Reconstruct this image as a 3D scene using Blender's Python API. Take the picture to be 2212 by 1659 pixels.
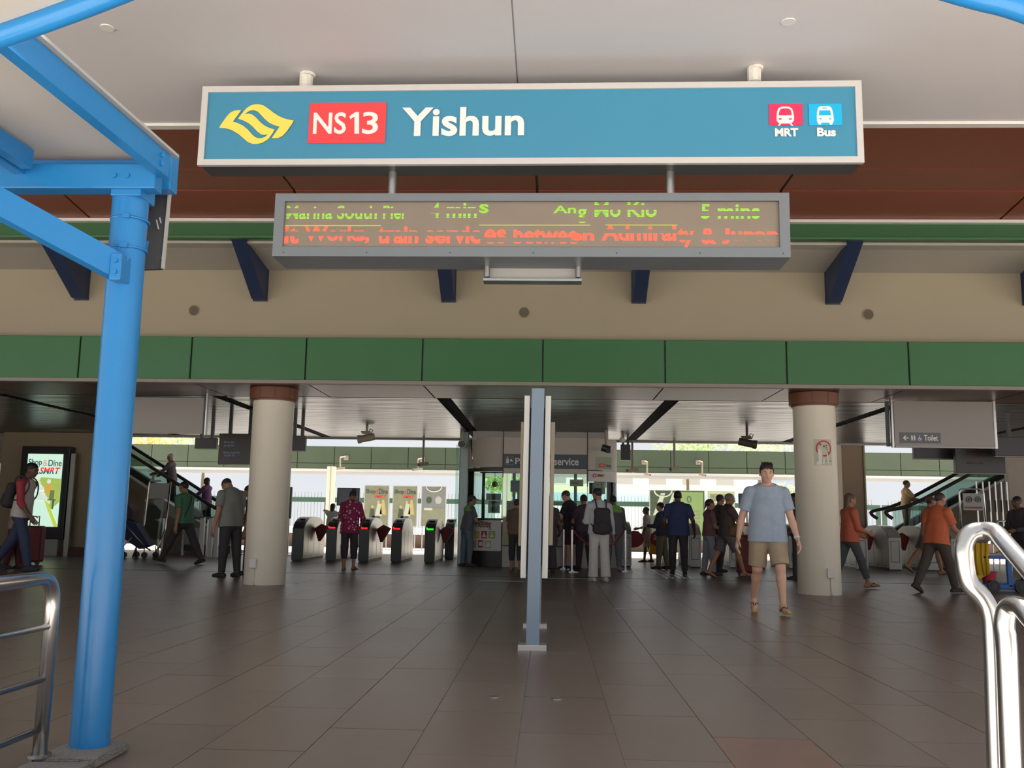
import bpy, bmesh, math, random
import numpy as np
from mathutils import Vector, Matrix
rnd = random.Random(7)
SC = bpy.context.scene
COL = SC.collection
for o in list(bpy.data.objects):
    bpy.data.objects.remove(o)

# ------------------------------------------------------------------ camera
CX, CY, F = 1106.0, 829.5, 2000.0
YAW, PIT, ROL, EYE = 0.0409, 0.1455, 0.015, 1.1
def _cam():
    cy, sy = math.cos(YAW), math.sin(YAW)
    fw = np.array([-sy*math.cos(PIT), cy*math.cos(PIT), math.sin(PIT)])
    r = np.array([cy, sy, 0.0]); u = np.cross(r, fw)
    c, s = math.cos(ROL), math.sin(ROL)
    return r*c+u*s, -r*s+u*c, fw
_R, _U, _W = _cam()
camd = bpy.data.cameras.new('camera'); cam = bpy.data.objects.new('camera', camd); COL.objects.link(cam)
camd.sensor_width = 36.0; camd.lens = F/2212*36.0; camd.clip_end = 500
M = Matrix.Identity(4)
for i in range(3):
    M[i][0], M[i][1], M[i][2] = _R[i], _U[i], -_W[i]
M[2][3] = EYE
cam.matrix_world = M
SC.camera = cam
def ray(x, y): return _W*F + (x-CX)*_R - (y-CY)*_U
def at(x, y, Y):
    d = ray(x, y); return np.array([0, 0, EYE]) + d*(Y/d[1])
def atz(x, y, z):
    d = ray(x, y); return np.array([0, 0, EYE]) + d*((z-EYE)/d[2])
def G(x, y): return atz(x, y, 0.0)

# ------------------------------------------------------------------ light and exposure
SC.view_settings.view_transform = 'Standard'
SC.view_settings.look = 'None'
SC.view_settings.gamma = 1.0
SC.view_settings.use_curve_mapping = False
SC.view_settings.exposure = 0.34
wd = bpy.data.worlds.new('sky'); SC.world = wd; wd.use_nodes = True
nt = wd.node_tree; nt.nodes.clear()
wo = nt.nodes.new('ShaderNodeOutputWorld'); bg = nt.nodes.new('ShaderNodeBackground')
tc = nt.nodes.new('ShaderNodeTexCoord'); ns = nt.nodes.new('ShaderNodeTexNoise')
ns.inputs['Scale'].default_value = 2.0; ns.inputs['Detail'].default_value = 4
cr = nt.nodes.new('ShaderNodeValToRGB')
cr.color_ramp.elements[0].position = .35; cr.color_ramp.elements[0].color = (.80, .85, .92, 1)
cr.color_ramp.elements[1].position = .65; cr.color_ramp.elements[1].color = (1, .99, .97, 1)
nt.links.new(tc.outputs['Generated'], ns.inputs['Vector']); nt.links.new(ns.outputs['Fac'], cr.inputs['Fac'])
nt.links.new(cr.outputs['Color'], bg.inputs['Color']); nt.links.new(bg.outputs[0], wo.inputs[0])
bg.inputs['Strength'].default_value = 0.74
sd = bpy.data.lights.new('sun', 'SUN'); sd.energy = 15.5; sd.angle = math.radians(3); sd.color = (1, .97, .93)
sun = bpy.data.objects.new('sun', sd); COL.objects.link(sun)
az, el = math.radians(28), math.radians(66)
sv = Vector((math.sin(az)*math.cos(el), math.cos(az)*math.cos(el), math.sin(el)))
sun.rotation_euler = sv.to_track_quat('Z', 'Y').to_euler(); sun.location = (20, 40, 40)
try:
    SC.cycles.max_bounces = 8; SC.cycles.diffuse_bounces = 5; SC.cycles.glossy_bounces = 3
    SC.cycles.transparent_max_bounces = 12; SC.cycles.transmission_bounces = 3
    SC.cycles.caustics_reflective = False; SC.cycles.caustics_refractive = False
    SC.cycles.sample_clamp_indirect = 6.0
    SC.cycles.use_denoising = True
except Exception:
    pass

# ------------------------------------------------------------------ materials
def lin(c):
    return tuple(((v/255)/12.92 if v/255 <= .04045 else ((v/255+.055)/1.055)**2.4) for v in c)
MATS = {}
def mat(name, rgb, rough=.5, metal=0., var=.08, scale=6., bump=0., emit=0., spec=.5, bscale=None, coat=0.):
    if name in MATS: return MATS[name]
    m = bpy.data.materials.new(name); m.use_nodes = True
    n = m.node_tree; b = n.nodes['Principled BSDF']
    c = lin(rgb)
    b.inputs['Roughness'].default_value = rough; b.inputs['Metallic'].default_value = metal
    b.inputs['Specular IOR Level'].default_value = spec
    if coat: b.inputs['Coat Weight'].default_value = coat
    t = n.nodes.new('ShaderNodeTexCoord')
    if var > 0:
        no = n.nodes.new('ShaderNodeTexNoise'); no.inputs['Scale'].default_value = scale; no.inputs['Detail'].default_value = 5
        mx = n.nodes.new('ShaderNodeMix'); mx.data_type = 'RGBA'
        mx.inputs[6].default_value = tuple(v*(1-var) for v in c)+(1,)
        mx.inputs[7].default_value = tuple(min(1, v*(1+var)) for v in c)+(1,)
        n.links.new(t.outputs['Object'], no.inputs['Vector']); n.links.new(no.outputs['Fac'], mx.inputs[0])
        n.links.new(mx.outputs[2], b.inputs['Base Color'])
    else:
        b.inputs['Base Color'].default_value = c+(1,)
    if bump > 0:
        n2 = n.nodes.new('ShaderNodeTexNoise'); n2.inputs['Scale'].default_value = bscale or scale*6; n2.inputs['Detail'].default_value = 4
        bp = n.nodes.new('ShaderNodeBump'); bp.inputs['Strength'].default_value = bump; bp.inputs['Distance'].default_value = .02
        n.links.new(t.outputs['Object'], n2.inputs['Vector']); n.links.new(n2.outputs['Fac'], bp.inputs['Height'])
        n.links.new(bp.outputs[0], b.inputs['Normal'])
    if emit > 0:
        b.inputs['Emission Color'].default_value = c+(1,); b.inputs['Emission Strength'].default_value = emit
    MATS[name] = m; return m
def glassmat(name, tint, refl=.12, clear=.9):
    m = bpy.data.materials.new(name); m.use_nodes = True; n = m.node_tree; n.nodes.clear()
    o = n.nodes.new('ShaderNodeOutputMaterial'); t = n.nodes.new('ShaderNodeBsdfTransparent'); g = n.nodes.new('ShaderNodeBsdfGlossy')
    mx = n.nodes.new('ShaderNodeMixShader'); fr = n.nodes.new('ShaderNodeFresnel'); fr.inputs['IOR'].default_value = 1.45
    t.inputs['Color'].default_value = tuple(v*clear for v in tint)+(1,); g.inputs['Roughness'].default_value = .03
    n.links.new(fr.outputs[0], mx.inputs[0]); n.links.new(t.outputs[0], mx.inputs[1]); n.links.new(g.outputs[0], mx.inputs[2])
    n.links.new(mx.outputs[0], o.inputs[0]); MATS[name] = m; return m

# ------------------------------------------------------------------ mesh building
def V(*a): return np.array(a, float)
def nrm(v):
    v = np.asarray(v, float); l = np.linalg.norm(v); return v/l if l > 1e-9 else v
class MB:
    def __init__(s): s.v = []; s.f = []
    def add(s, vs, fs):
        o = len(s.v); s.v += [tuple(map(float, p)) for p in vs]; s.f += [tuple(i+o for i in f) for f in fs]; return s
    def box(s, x0, y0, z0, x1, y1, z1, c=0.0):
        x0, x1 = min(x0, x1), max(x0, x1); y0, y1 = min(y0, y1), max(y0, y1); z0, z1 = min(z0, z1), max(z0, z1)
        if c:
            c = min(c, (x1-x0)*.45, (y1-y0)*.45, (z1-z0)*.45)
            bm = bmesh.new(); bmesh.ops.create_cube(bm, size=1)
            for v in bm.verts: v.co = Vector(((x0+x1)/2+v.co.x*(x1-x0), (y0+y1)/2+v.co.y*(y1-y0), (z0+z1)/2+v.co.z*(z1-z0)))
            bmesh.ops.bevel(bm, geom=bm.edges[:], offset=c, segments=2, profile=.5, affect='EDGES')
            bm.verts.index_update()
            s.add([v.co for v in bm.verts], [[v.index for v in f.verts] for f in bm.faces]); bm.free(); return s
        vs = [(x0, y0, z0), (x1, y0, z0), (x1, y1, z0), (x0, y1, z0), (x0, y0, z1), (x1, y0, z1), (x1, y1, z1), (x0, y1, z1)]
        return s.add(vs, [(0, 3, 2, 1), (4, 5, 6, 7), (0, 1, 5, 4), (1, 2, 6, 5), (2, 3, 7, 6), (3, 0, 4, 7)])
    def beam(s, a, b, w, h, up=(0, 0, 1)):
        a, b = V(*a), V(*b); d = nrm(b-a); r = nrm(np.cross(d, up)); u = np.cross(r, d)
        vs = [p+r*i*w/2+u*j*h/2 for p in (a, b) for i, j in ((-1, -1), (1, -1), (1, 1), (-1, 1))]
        return s.add(vs, [(0, 1, 2, 3), (7, 6, 5, 4), (0, 4, 5, 1), (1, 5, 6, 2), (2, 6, 7, 3), (3, 7, 4, 0)])
    def cyl(s, a, b, r, n=16, r2=None):
        a, b = V(*a), V(*b); d = nrm(b-a); t = V(1, 0, 0) if abs(d[0]) < .8 else V(0, 1, 0)
        x = nrm(np.cross(d, t)); y = np.cross(d, x); r2 = r if r2 is None else r2
        vs = []
        for p, q in ((a, r), (b, r2)):
            for i in range(n):
                th = 2*math.pi*i/n; vs.append(p+q*(x*math.cos(th)+y*math.sin(th)))
        return s.add(vs, [(i, (i+1) % n, n+(i+1) % n, n+i) for i in range(n)]+[tuple(range(n-1, -1, -1)), tuple(range(n, 2*n))])
    def tube(s, pts, r, n=12, closed=False):
        pts = [V(*p) for p in pts]; N = len(pts); vs = []; fs = []; prev = None
        for i, p in enumerate(pts):
            if closed: t = nrm(pts[(i+1) % N]-pts[i-1])
            else: t = nrm(pts[min(i+1, N-1)]-pts[max(i-1, 0)])
            if prev is None:
                q = V(0, 0, 1) if abs(t[2]) < .9 else V(1, 0, 0); x = nrm(np.cross(t, q))
            else: x = nrm(prev-t*np.dot(prev, t))
            prev = x; y = np.cross(t, x)
            for k in range(n):
                th = 2*math.pi*k/n; vs.append(p+r*(x*math.cos(th)+y*math.sin(th)))
        M_ = N if closed else N-1
        for i in range(M_):
            for k in range(n):
                a0 = i*n; b0 = ((i+1) % N)*n; fs.append((a0+k, a0+(k+1) % n, b0+(k+1) % n, b0+k))
        if not closed: fs += [tuple(range(n-1, -1, -1)), tuple(range((N-1)*n, N*n))]
        return s.add(vs, fs)
    def prism(s, poly, off):
        n = len(poly); off = V(*off); vs = [V(*p) for p in poly]+[V(*p)+off for p in poly]
        return s.add(vs, [tuple(range(n)), tuple(range(2*n-1, n-1, -1))]+[(i, i+n, (i+1) % n+n, (i+1) % n) for i in range(n)])
    def sphere(s, c, r, n=14, m=8, sq=(1, 1, 1)):
        c = V(*c); vs = [c+V(0, 0, r*sq[2])]; fs = []
        for i in range(1, m):
            ph = math.pi*i/m
            for k in range(n):
                th = 2*math.pi*k/n; vs.append(c+r*V(sq[0]*math.sin(ph)*math.cos(th), sq[1]*math.sin(ph)*math.sin(th), sq[2]*math.cos(ph)))
        vs.append(c-V(0, 0, r*sq[2]))
        for k in range(n): fs.append((0, 1+k, 1+(k+1) % n))
        for i in range(m-2):
            for k in range(n):
                a = 1+i*n; b = a+n; fs.append((a+k, b+k, b+(k+1) % n, a+(k+1) % n))
        L = len(vs)-1; a = 1+(m-2)*n
        for k in range(n): fs.append((a+k, L, a+(k+1) % n))
        return s.add(vs, fs)
def world_loc(o):
    p = V(0, 0, 0)
    while o is not None: p = p+V(*o.location); o = o.parent
    return p
def raw(name, verts, faces, m, parent=None, smooth=False, fix=True):
    me = bpy.data.meshes.new(name)
    off = world_loc(parent) if parent is not None else V(0, 0, 0)
    me.from_pydata([tuple(V(*v)-off) for v in verts] if not isinstance(verts, np.ndarray) else (verts-off).tolist(), [], faces)
    if fix:
        bm = bmesh.new(); bm.from_mesh(me); bmesh.ops.recalc_face_normals(bm, faces=bm.faces); bm.to_mesh(me); bm.free()
    if smooth:
        me.polygons.foreach_set('use_smooth', [True]*len(me.polygons))
        if smooth == 'auto':
            try: me.set_sharp_from_angle(angle=math.radians(40))
            except Exception: pass
    me.materials.append(m); me.update()
    o = bpy.data.objects.new(name, me); COL.objects.link(o)
    if parent is not None: o.parent = parent
    return o
def obj(name, mb, m, parent=None, smooth=False): return raw(name, mb.v, mb.f, m, parent, smooth)
def thing(name, label, cat, loc, group=None):
    o = bpy.data.objects.new(name, None); COL.objects.link(o); o.location = tuple(map(float, loc)); o.empty_display_size = .1
    o['label'] = label; o['category'] = cat
    if group: o['group'] = group
    return o
def tag(o, label, cat, group=None):
    o['label'] = label; o['category'] = cat
    if group: o['group'] = group
    return o
def struct(name, mb, m, smooth=False):
    o = obj(name, mb, m, None, smooth); o['kind'] = 'structure'; return o
def share(src, name, parent, delta):
    o = src.copy(); COL.objects.link(o); o.name = name; o.parent = parent; o.location = tuple(V(*src.location)+V(*delta)); return o
def copy_thing(src, loc, label, group=None):
    r = src.copy(); COL.objects.link(r); r.location = tuple(map(float, loc)); r['label'] = label
    if group: r['group'] = group
    for ch in list(src.children):
        c = ch.copy(); COL.objects.link(c); c.parent = r
        for g in list(ch.children):
            d = g.copy(); COL.objects.link(d); d.parent = c
    return r
def text(s, m, parent, P, rect, depth=.004, bold=0.0, name='lettering', keep=None, space=1.0, shear=0.0, split=False):
    cu = bpy.data.curves.new('t', 'FONT'); cu.body = s; cu.size = 1; cu.extrude = 0.02; cu.offset = bold; cu.space_character = space
    cu.shear = shear; cu.resolution_u = 4
    ob = bpy.data.objects.new('t', cu); COL.objects.link(ob)
    dg = bpy.context.evaluated_depsgraph_get(); me = bpy.data.meshes.new_from_object(ob.evaluated_get(dg))
    bpy.data.objects.remove(ob); bpy.data.curves.remove(cu)
    bm = bmesh.new(); bm.from_mesh(me); bpy.data.meshes.remove(me)
    xs = [v.co.x for v in bm.verts]; ys = [v.co.y for v in bm.verts]
    a0, a1, b0, b1 = min(xs), max(xs), min(ys), max(ys)
    u0, w0, u1, w1 = rect
    if u1 is None: u1 = u0+(w1-w0)*(a1-a0)/(b1-b0)
    if keep:
        out = bmesh.new()
        for lo, hi in keep:
            b2 = bm.copy()
            for val, no in ((lo, (0, -1, 0)), (hi, (0, 1, 0))):
                bmesh.ops.bisect_plane(b2, geom=b2.verts[:]+b2.edges[:]+b2.faces[:], plane_co=(0, b0+val*(b1-b0), 0), plane_no=no, clear_outer=True)
            tm = bpy.data.meshes.new('x'); b2.to_mesh(tm); b2.free(); out.from_mesh(tm); bpy.data.meshes.remove(tm)
        bm.free(); bm = out
    bm.verts.index_update()
    off = world_loc(parent)
    vs = []
    for v in bm.verts:
        u = u0+(v.co.x-a0)/(a1-a0)*(u1-u0); w = w0+(v.co.y-b0)/(b1-b0)*(w1-w0); d = (v.co.z/.02*.5+.5)*depth
        vs.append(tuple(V(*P(u, w, d))-off))
    fs = [[v.index for v in f.verts] for f in bm.faces]; bm.free()
    if split:                                    # one object per letter
        par = list(range(len(vs)))
        def fi(i):
            while par[i] != i: par[i] = par[par[i]]; i = par[i]
            return i
        for f in fs:
            for q in f[1:]: par[fi(q)] = fi(f[0])
        comp = {}
        for i in range(len(vs)): comp.setdefault(fi(i), []).append(i)
        iv = sorted((min(vs[i][0] for i in c), max(vs[i][0] for i in c), c) for c in comp.values())
        grp = []
        for lo, hi, c in iv:
            if grp and lo < grp[-1][0]-.012: grp[-1][0] = max(grp[-1][0], hi); grp[-1][1] += c
            else: grp.append([hi, list(c)])
        last = None
        for hi, c in grp:
            ix = {q: k for k, q in enumerate(c)}
            me = bpy.data.meshes.new('led_letter'); me.from_pydata([vs[q] for q in c], [], [[ix[q] for q in f] for f in fs if f[0] in ix]); me.materials.append(m)
            last = bpy.data.objects.new('led_letter', me); COL.objects.link(last); last.parent = parent
        return last
    me = bpy.data.meshes.new(name); me.from_pydata(vs, [], fs); me.materials.append(m)
    o = bpy.data.objects.new(name, me); COL.objects.link(o); o.parent = parent
    return o
def flat(poly, P, depth, m, parent, name):
    n = len(poly); vs = [P(u, w, 0) for u, w in poly]+[P(u, w, depth) for u, w in poly]
    fs = [tuple(range(n)), tuple(range(2*n-1, n-1, -1))]+[(i, i+n, (i+1) % n+n, (i+1) % n) for i in range(n)]
    return raw(name, vs, fs, m, parent)
def rect(u0, w0, u1, w1): return [(u0, w0), (u1, w0), (u1, w1), (u0, w1)]
def circ(cu, cw, r, n=24, ry=None): return [(cu+r*math.cos(2*math.pi*i/n), cw+(ry or r)*math.sin(2*math.pi*i/n)) for i in range(n)]
def smooth_path(pts, per=8):
    pts = [V(*p) for p in pts]; out = []
    for i in range(len(pts)-1):
        p0, p1, p2, p3 = pts[max(i-1, 0)], pts[i], pts[i+1], pts[min(i+2, len(pts)-1)]
        for k in range(per):
            t = k/per; out.append(.5*((2*p1)+(-p0+p2)*t+(2*p0-5*p1+4*p2-p3)*t*t+(-p0+3*p1-3*p2+p3)*t**3))
    out.append(pts[-1]); return out
def fillet(pts, r, per=6):
    pts = [V(*p) for p in pts]; out = [pts[0]]
    for i in range(1, len(pts)-1):
        a, b, c = pts[i-1], pts[i], pts[i+1]; ra = min(r, np.linalg.norm(a-b)*.5, np.linalg.norm(c-b)*.5)
        p, q = b+nrm(a-b)*ra, b+nrm(c-b)*ra
        for k in range(per+1):
            t = k/per; out.append(p*(1-t)**2+2*b*t*(1-t)+q*t*t)
    out.append(pts[-1]); return out

# palette
blue = mat('blue_paint', (38, 126, 192), .26, var=.05, scale=3, bump=.03, bscale=20)
chrome = mat('polished_steel', (196, 195, 194), .23, 1., var=.04, scale=12)
steel = mat('brushed_steel', (190, 190, 188), .33, 1., var=.06, scale=10)
alu = mat('aluminium', (205, 203, 200), .4, .6, var=.03)
white = mat('white_enamel', (232, 230, 226), .45, var=.03)
offwhite = mat('canopy_white', (217, 215, 218), .75, var=.03, scale=1.2, bump=.05, bscale=30)
cream = mat('cream_paint', (164, 154, 132), .6, var=.04, scale=1.5)
colpaint = mat('column_cream', (230, 224, 206), .42, var=.03, scale=2)
brown = mat('brown_panel', (142, 76, 58), .35, var=.1, scale=2)
capbrown = mat('capital_brown', (124, 78, 58), .5, var=.1)
egreen = mat('eaves_green', (50, 96, 58), .4, var=.06)  # fascia green, darkened to offset light from below
green = mat('green_panel', (56, 112, 66), .3, var=.08, scale=2.5)
dgreen = mat('far_green', (84, 98, 78), .5, var=.12, scale=1.5)
navy = mat('navy_paint', (40, 54, 86), .5, var=.06)
black = mat('black_metal', (42, 42, 46), .4, var=.1)
dgrey = mat('dark_grey', (70, 72, 74), .5, var=.06)
grey = mat('grey_paint', (132, 140, 146), .45, var=.05)
lgrey = mat('light_grey', (176, 176, 172), .5, var=.04)
red = mat('paddle_red', (150, 40, 48), .5, var=.08)
bluegrey = mat('blue_grey_paint', (132, 152, 172), .4, var=.04)
letter = mat('letter_white', (236, 236, 234), .5, var=0)
signred = mat('sign_red', (240, 70, 74), .45, var=.02)
# ================================================================== SETTING
# floor slab with separate tiles
floorm = mat('floor_granite', (126, 112, 104), .28, var=.09, scale=9, bump=.006, bscale=60)
def _floor_mat():
    n = floorm.node_tree; b = n.nodes['Principled BSDF']
    t = n.nodes.new('ShaderNodeTexCoord'); g = n.nodes.new('ShaderNodeNewGeometry')
    no = n.nodes.new('ShaderNodeTexNoise'); no.inputs['Scale'].default_value = .55; no.inputs['Detail'].default_value = 6
    n.links.new(g.outputs['Position'], no.inputs['Vector'])
    mr = n.nodes.new('ShaderNodeMapRange'); mr.inputs[1].default_value = .3; mr.inputs[2].default_value = .7; mr.inputs[3].default_value = .31; mr.inputs[4].default_value = .34
    oi = n.nodes.new('ShaderNodeObjectInfo'); mm = n.nodes.new('ShaderNodeMapRange'); mm.inputs[3].default_value = .93; mm.inputs[4].default_value = 1.07
    src = b.inputs['Base Color'].links[0].from_socket; hs = n.nodes.new('ShaderNodeHueSaturation')
    n.links.new(oi.outputs['Random'], mm.inputs[0]); n.links.new(mm.outputs[0], hs.inputs['Value']); n.links.new(src, hs.inputs['Color']); n.links.new(hs.outputs[0], b.inputs['Base Color'])
    n.links.new(no.outputs['Fac'], mr.inputs[0]); n.links.new(mr.outputs[0], b.inputs['Roughness'])
_floor_mat()
grout = mat('floor_grout', (160, 150, 140), .6, var=.1)
floor = struct('floor', MB().box(-20, 3.0, -.12, 20, 30.5, -.005), grout)
TW, TD = .5, 1.0; X0 = -.14
tiles = []; rest = MB(); near = MB().box(.0025, .0025, -.006, TW-.0025, TD-.0025, 0)
ny = 0
t_src = None
cand = []
for i in range(-42, 42):
    for j in range(0, 28):
        x = X0+i*TW; y = 3.05+j*TD+(.5 if i % 2 else 0)
        if y+TD > 30.4 or x < -19.9 or x+TW > 19.9: continue
        yc = max(y+TD*.5, 3.2); inside = abs(x+.25+.041*yc) < .575*yc+.3
        cand.append((y, x, inside and y+TD > 4.1))
cand.sort()
cnt = 0
for y, x, vis in cand:
    if vis and cnt < 298:
        if t_src is None:
            t_src = raw('floor_tile', [V(*v)+V(0, 0, 0) for v in near.v], near.f, floorm, floor); t_src.location = (x, y, 0); o = t_src
        else:
            o = t_src.copy(); COL.objects.link(o); o.parent = floor; o.location = (x, y, 0)
        o.location.z = rnd.uniform(-.0008, .0008); cnt += 1
    else:
        rest.box(x+.002, y+.002, -.006, x+TW-.002, y+TD-.002, 0)
rt = mat('floor_red', (134, 106, 96), .32, var=.1)
for px, py_ in ((1600, 1640), (1720, 1640)):
    q = G(px, py_)
    for o in floor.children:
        if o.location.x <= q[0] < o.location.x+TW and o.location.y <= q[1] < o.location.y+TD:
            o.material_slots[0].link = 'OBJECT'; o.material_slots[0].material = rt
ft = obj('floor_tiles', rest, floorm, floor); ft['kind'] = 'stuff'
# drain line across the floor, small pucks and tactile strips
dr = MB(); a, b = G(20, 1212), G(2212, 1261)
dr.box(-16, 18.36, -.001, 16, 18.44, .003)
obj('drain_strip', dr, black, floor)
for px, py in ((1068, 1506), (1203, 1510)):
    g = G(px, py); obj('floor_stud', MB().cyl((g[0], g[1], -.001), (g[0], g[1], .006), .03, 14), steel, floor, 'auto')
for k in range(5):
    g0 = G(1402+13*k, 1229); g1 = G(1440+13*k, 1249)
    obj('tactile_bar', MB().beam((g0[0], g0[1], .004), (g1[0], g1[1], .004), .035, .01), steel, floor)
for px, py, w in ((1085, 1255, .4), (1340, 1315, .09), (1250, 1250, .6)):
    g = G(px, py); obj('floor_strip', MB().box(g[0]-w, g[1]-.015, -.001, g[0]+w, g[1]+.015, .003), steel, floor)
paving = mat('outdoor_paving', (196, 188, 178), .8, var=.12, scale=.6, bump=.1)
gr = struct('ground', MB().box(-90, -70, -.3, 90, 120, -.125), paving)

# front canopy: white ceiling panels
cz = 4.6
can = struct('ceiling', MB().box(-6.2, 4.0, cz+.012, 9.5, 7.8, cz+.3), offwhite)
xs = [-6.2, -.28, 5.6, 9.5]
for i in range(3):
    obj('ceiling_panel', MB().box(xs[i]+.006, 4.0, cz-.005, xs[i+1]-.006, 7.8, cz+.013), offwhite, can)
obj('edge_trim', MB().box(-6.2, 7.8, cz-.03, 9.5, 7.88, cz+.33), white, can)
for px, py in ((650, 150), (1637, 143), (232, 58), (1703, 45)):
    p = atz(px, py, cz)
    if py > 100: continue
    obj('ceiling_scar', MB().cyl((p[0], p[1], cz-.012), (p[0], p[1], cz-.004), .05, 10), white, can, 'auto')
# brown soffit over the entrance with panels and a stepped lip
sz = 5.72
sof = struct('ceiling', MB().box(-16, 9.9, sz+.02, 16, 13.6, sz+.3), dgrey)
ps = [-16]+[-7.0+3.42*k-3.42 for k in range(0, 7)]+[16]
ps = sorted(set([-16, -10.55, -7.1, -3.68, -.2, 3.22, 6.64, 10.1, 16]))
for i in range(len(ps)-1):
    x0, x1 = ps[i]+.018, ps[i+1]-.018
    mb = MB().prism([(x0, 10.06, sz), (x0, 11.75, sz), (x0, 11.75, sz+.02), (x0, 10.06, sz+.02)], (x1-x0, 0, 0))
    obj('ceiling_panel', mb, brown, sof)
    mb = MB().prism([(x0, 11.78, sz), (x0, 12.55, sz), (x0, 12.55, sz+.02), (x0, 11.78, sz+.02)], (x1-x0, 0, 0))
    obj('ceiling_panel', mb, brown, sof)
    mb = MB().prism([(x0, 12.58, sz-.008), (x0, 12.62, sz-.02), (x0, 13.52, sz-.12), (x0, 13.52, sz-.08), (x0, 12.58, sz+.01)], (x1-x0, 0, 0))
    obj('ceiling_panel', mb, brown, sof)
obj('edge_trim', MB().box(-16, 9.98, sz-.03, 16, 10.04, sz+.1), brown, sof)
# green eaves beam with white strip
gb = struct('trim_1', MB().box(-16, 13.56, 5.36, 16, 13.9, 5.60), egreen)
obj('bottom_lip', MB().box(-16, 13.52, 5.31, 16, 13.6, 5.355, .01), green, gb)
for x0, x1 in ((-16, -.2), (-.17, 8.58), (8.61, 16)):
    obj('white_strip', MB().box(x0, 13.47, 5.555, x1, 13.6, 5.60), white, gb)
# beige upper wall, sloped grey soffit above it
wall = struct('wall_front', MB().prism([(-16, 15.0, 3.9), (-16, 15.0, 5.2), (-16, 15.3, 5.2), (-16, 15.3, 3.9)], (32, 0, 0)), cream)
sl = mat('soffit_grey', (190, 186, 178), .7, var=.03)
struct('trim_2', MB().prism([(-16, 13.85, 5.32), (-16, 14.1, 5.32), (-16, 15.02, 5.2), (-16, 15.3, 5.25), (-16, 13.85, 5.5)], (32, 0, 0)), sl)
vent_m = mat('vent_mesh', (104, 94, 80), .8, var=.25, scale=60)
for px in (419, 1132, 1875):
    p = at(px, 674, 15.0)
    th = obj('round_vent', MB().cyl((p[0], 14.99, 4.5), (p[0], 15.02, 4.5), .085, 24), vent_m, wall, 'auto')
    ring = [(p[0]+.09*math.cos(t), 14.992, 4.5+.09*math.sin(t)) for t in np.linspace(0, 2*math.pi, 25)[:-1]]
    obj('vent_ring', MB().tube(ring, .008, 6, True), cream, th, True)
# navy sloping roof brackets
names = ['leftmost navy roof bracket, partly hidden by the blue brace', 'navy roof bracket left of the train display board',
         'navy roof bracket poking out under the left part of the train display board', 'navy roof bracket poking out under the right part of the train display board',
         'navy roof bracket right of the train display board above the round vent', 'navy roof bracket at the right edge of the picture']
for k, x in enumerate((-7.92, -4.86, -1.69, 1.46, 4.62, 7.78)):
    r = thing('roof_bracket', names[k], 'bracket', (x, 14.5, 5.0), 'navy brackets under the eaves')
    mb = MB().prism([(x-.11, 13.75, 5.34), (x-.11, 13.75, 5.5), (x-.11, 14.99, 5.3), (x-.11, 14.99, 4.68), (x-.11, 14.86, 4.68)], (.22, 0, 0))
    obj('strut', mb, navy, r)
    obj('base_plate', MB().box(x-.12, 14.97, 4.66, x+.12, 15.0, 5.2), navy, r)
# near green fascia with panels
fas = struct('trim_3', MB().box(-16, 14.55, 3.24, 16, 15.0, 3.96), dgrey)
fx = [-16, -13.4, -11.46, -9.54, -7.62, -5.78, -3.91, -2.03, -.11, 1.82, 3.72, 5.61, 7.52, 9.45, 11.4, 16]
for i in range(len(fx)-1):
    obj('fascia_panel', MB().box(fx[i]+.012, 14.5, 3.26, fx[i+1]-.012, 14.56, 3.955, .008), green, fas)
obj('metal_edge', MB().box(-16, 14.46, 3.20, 16, 14.6, 3.255), mat('edge_metal', (140, 132, 124), .5, .3), fas)
# hall ceiling: glossy brown band then metal strips with dark channels
hz = 3.22
hc = struct('ceiling', MB().box(-17, 14.6, hz+.03, 17, 24.7, hz+.5), dgrey)
glb = mat('gloss_brown', (92, 58, 48), .38, spec=.3, var=.1, scale=2)
for i in range(len(fx)-1):
    obj('ceiling_panel', MB().box(fx[i]+.012, 14.62, hz, fx[i+1]-.012, 16.25, hz+.03), glb, hc)
stripm = mat('ceiling_metal', (104, 106, 109), .28, .8, var=.12, scale=2)
mb = MB(); chan = [-10.0, -5.95, -1.88, 2.16, 6.2, 10.25]
k = 0; y = 16.3
while y < 24.6:
    xs = [-17]+[c for x in chan for c in (x-.13, x+.13)]+[17]
    for i in range(0, len(xs), 2):
        mb.prism([(xs[i], y+.005, hz+.02), (xs[i], y+.03, hz), (xs[i], y+.165, hz), (xs[i], y+.19, hz+.02)], (xs[i+1]-xs[i], 0, 0))
    y += .2
cs = obj('ceiling_strips', mb, stripm, hc); cs['kind'] = 'stuff'
for x in chan:
    obj('light_channel', MB().box(x-.13, 16.3, hz+.014, x+.13, 24.6, hz+.029), mat('channel_dark', (20, 20, 22), .95, spec=.05), hc)
obj('edge_trim', MB().box(-17, 24.6, hz-.05, 17, 24.72, hz+.5), lgrey, hc)
# hall roof, extended unseen both ways to block sun, and side and back walls
struct('roof', MB().box(-17, 6.9, 6.05, 17, 31.0, 6.3).box(-17, 15.3, hz+.5, 17, 15.4, 6.05).box(-17, 24.5, hz+.5, 17, 24.7, 6.05), dgrey)
wl = mat('wall_beige', (166, 150, 126), .6, var=.06, scale=1)
p0, p1 = at(205, 940, 24)[0], at(95, 935, 24)[0]
struct('wall_left', MB().box(-17.2, 9.0, 0, -17, 30, 6.0).box(-14.6, 24.2, 0, -11.75, 24.5, hz), wl)  # outer wall is unseen, added to keep the hall dim
bs = struct('baseboard_left', MB().box(-17.0, 24.0, 0, -11.75, 24.19, .22), mat('plinth_brown', (92, 60, 48), .5, var=.1))

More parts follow.
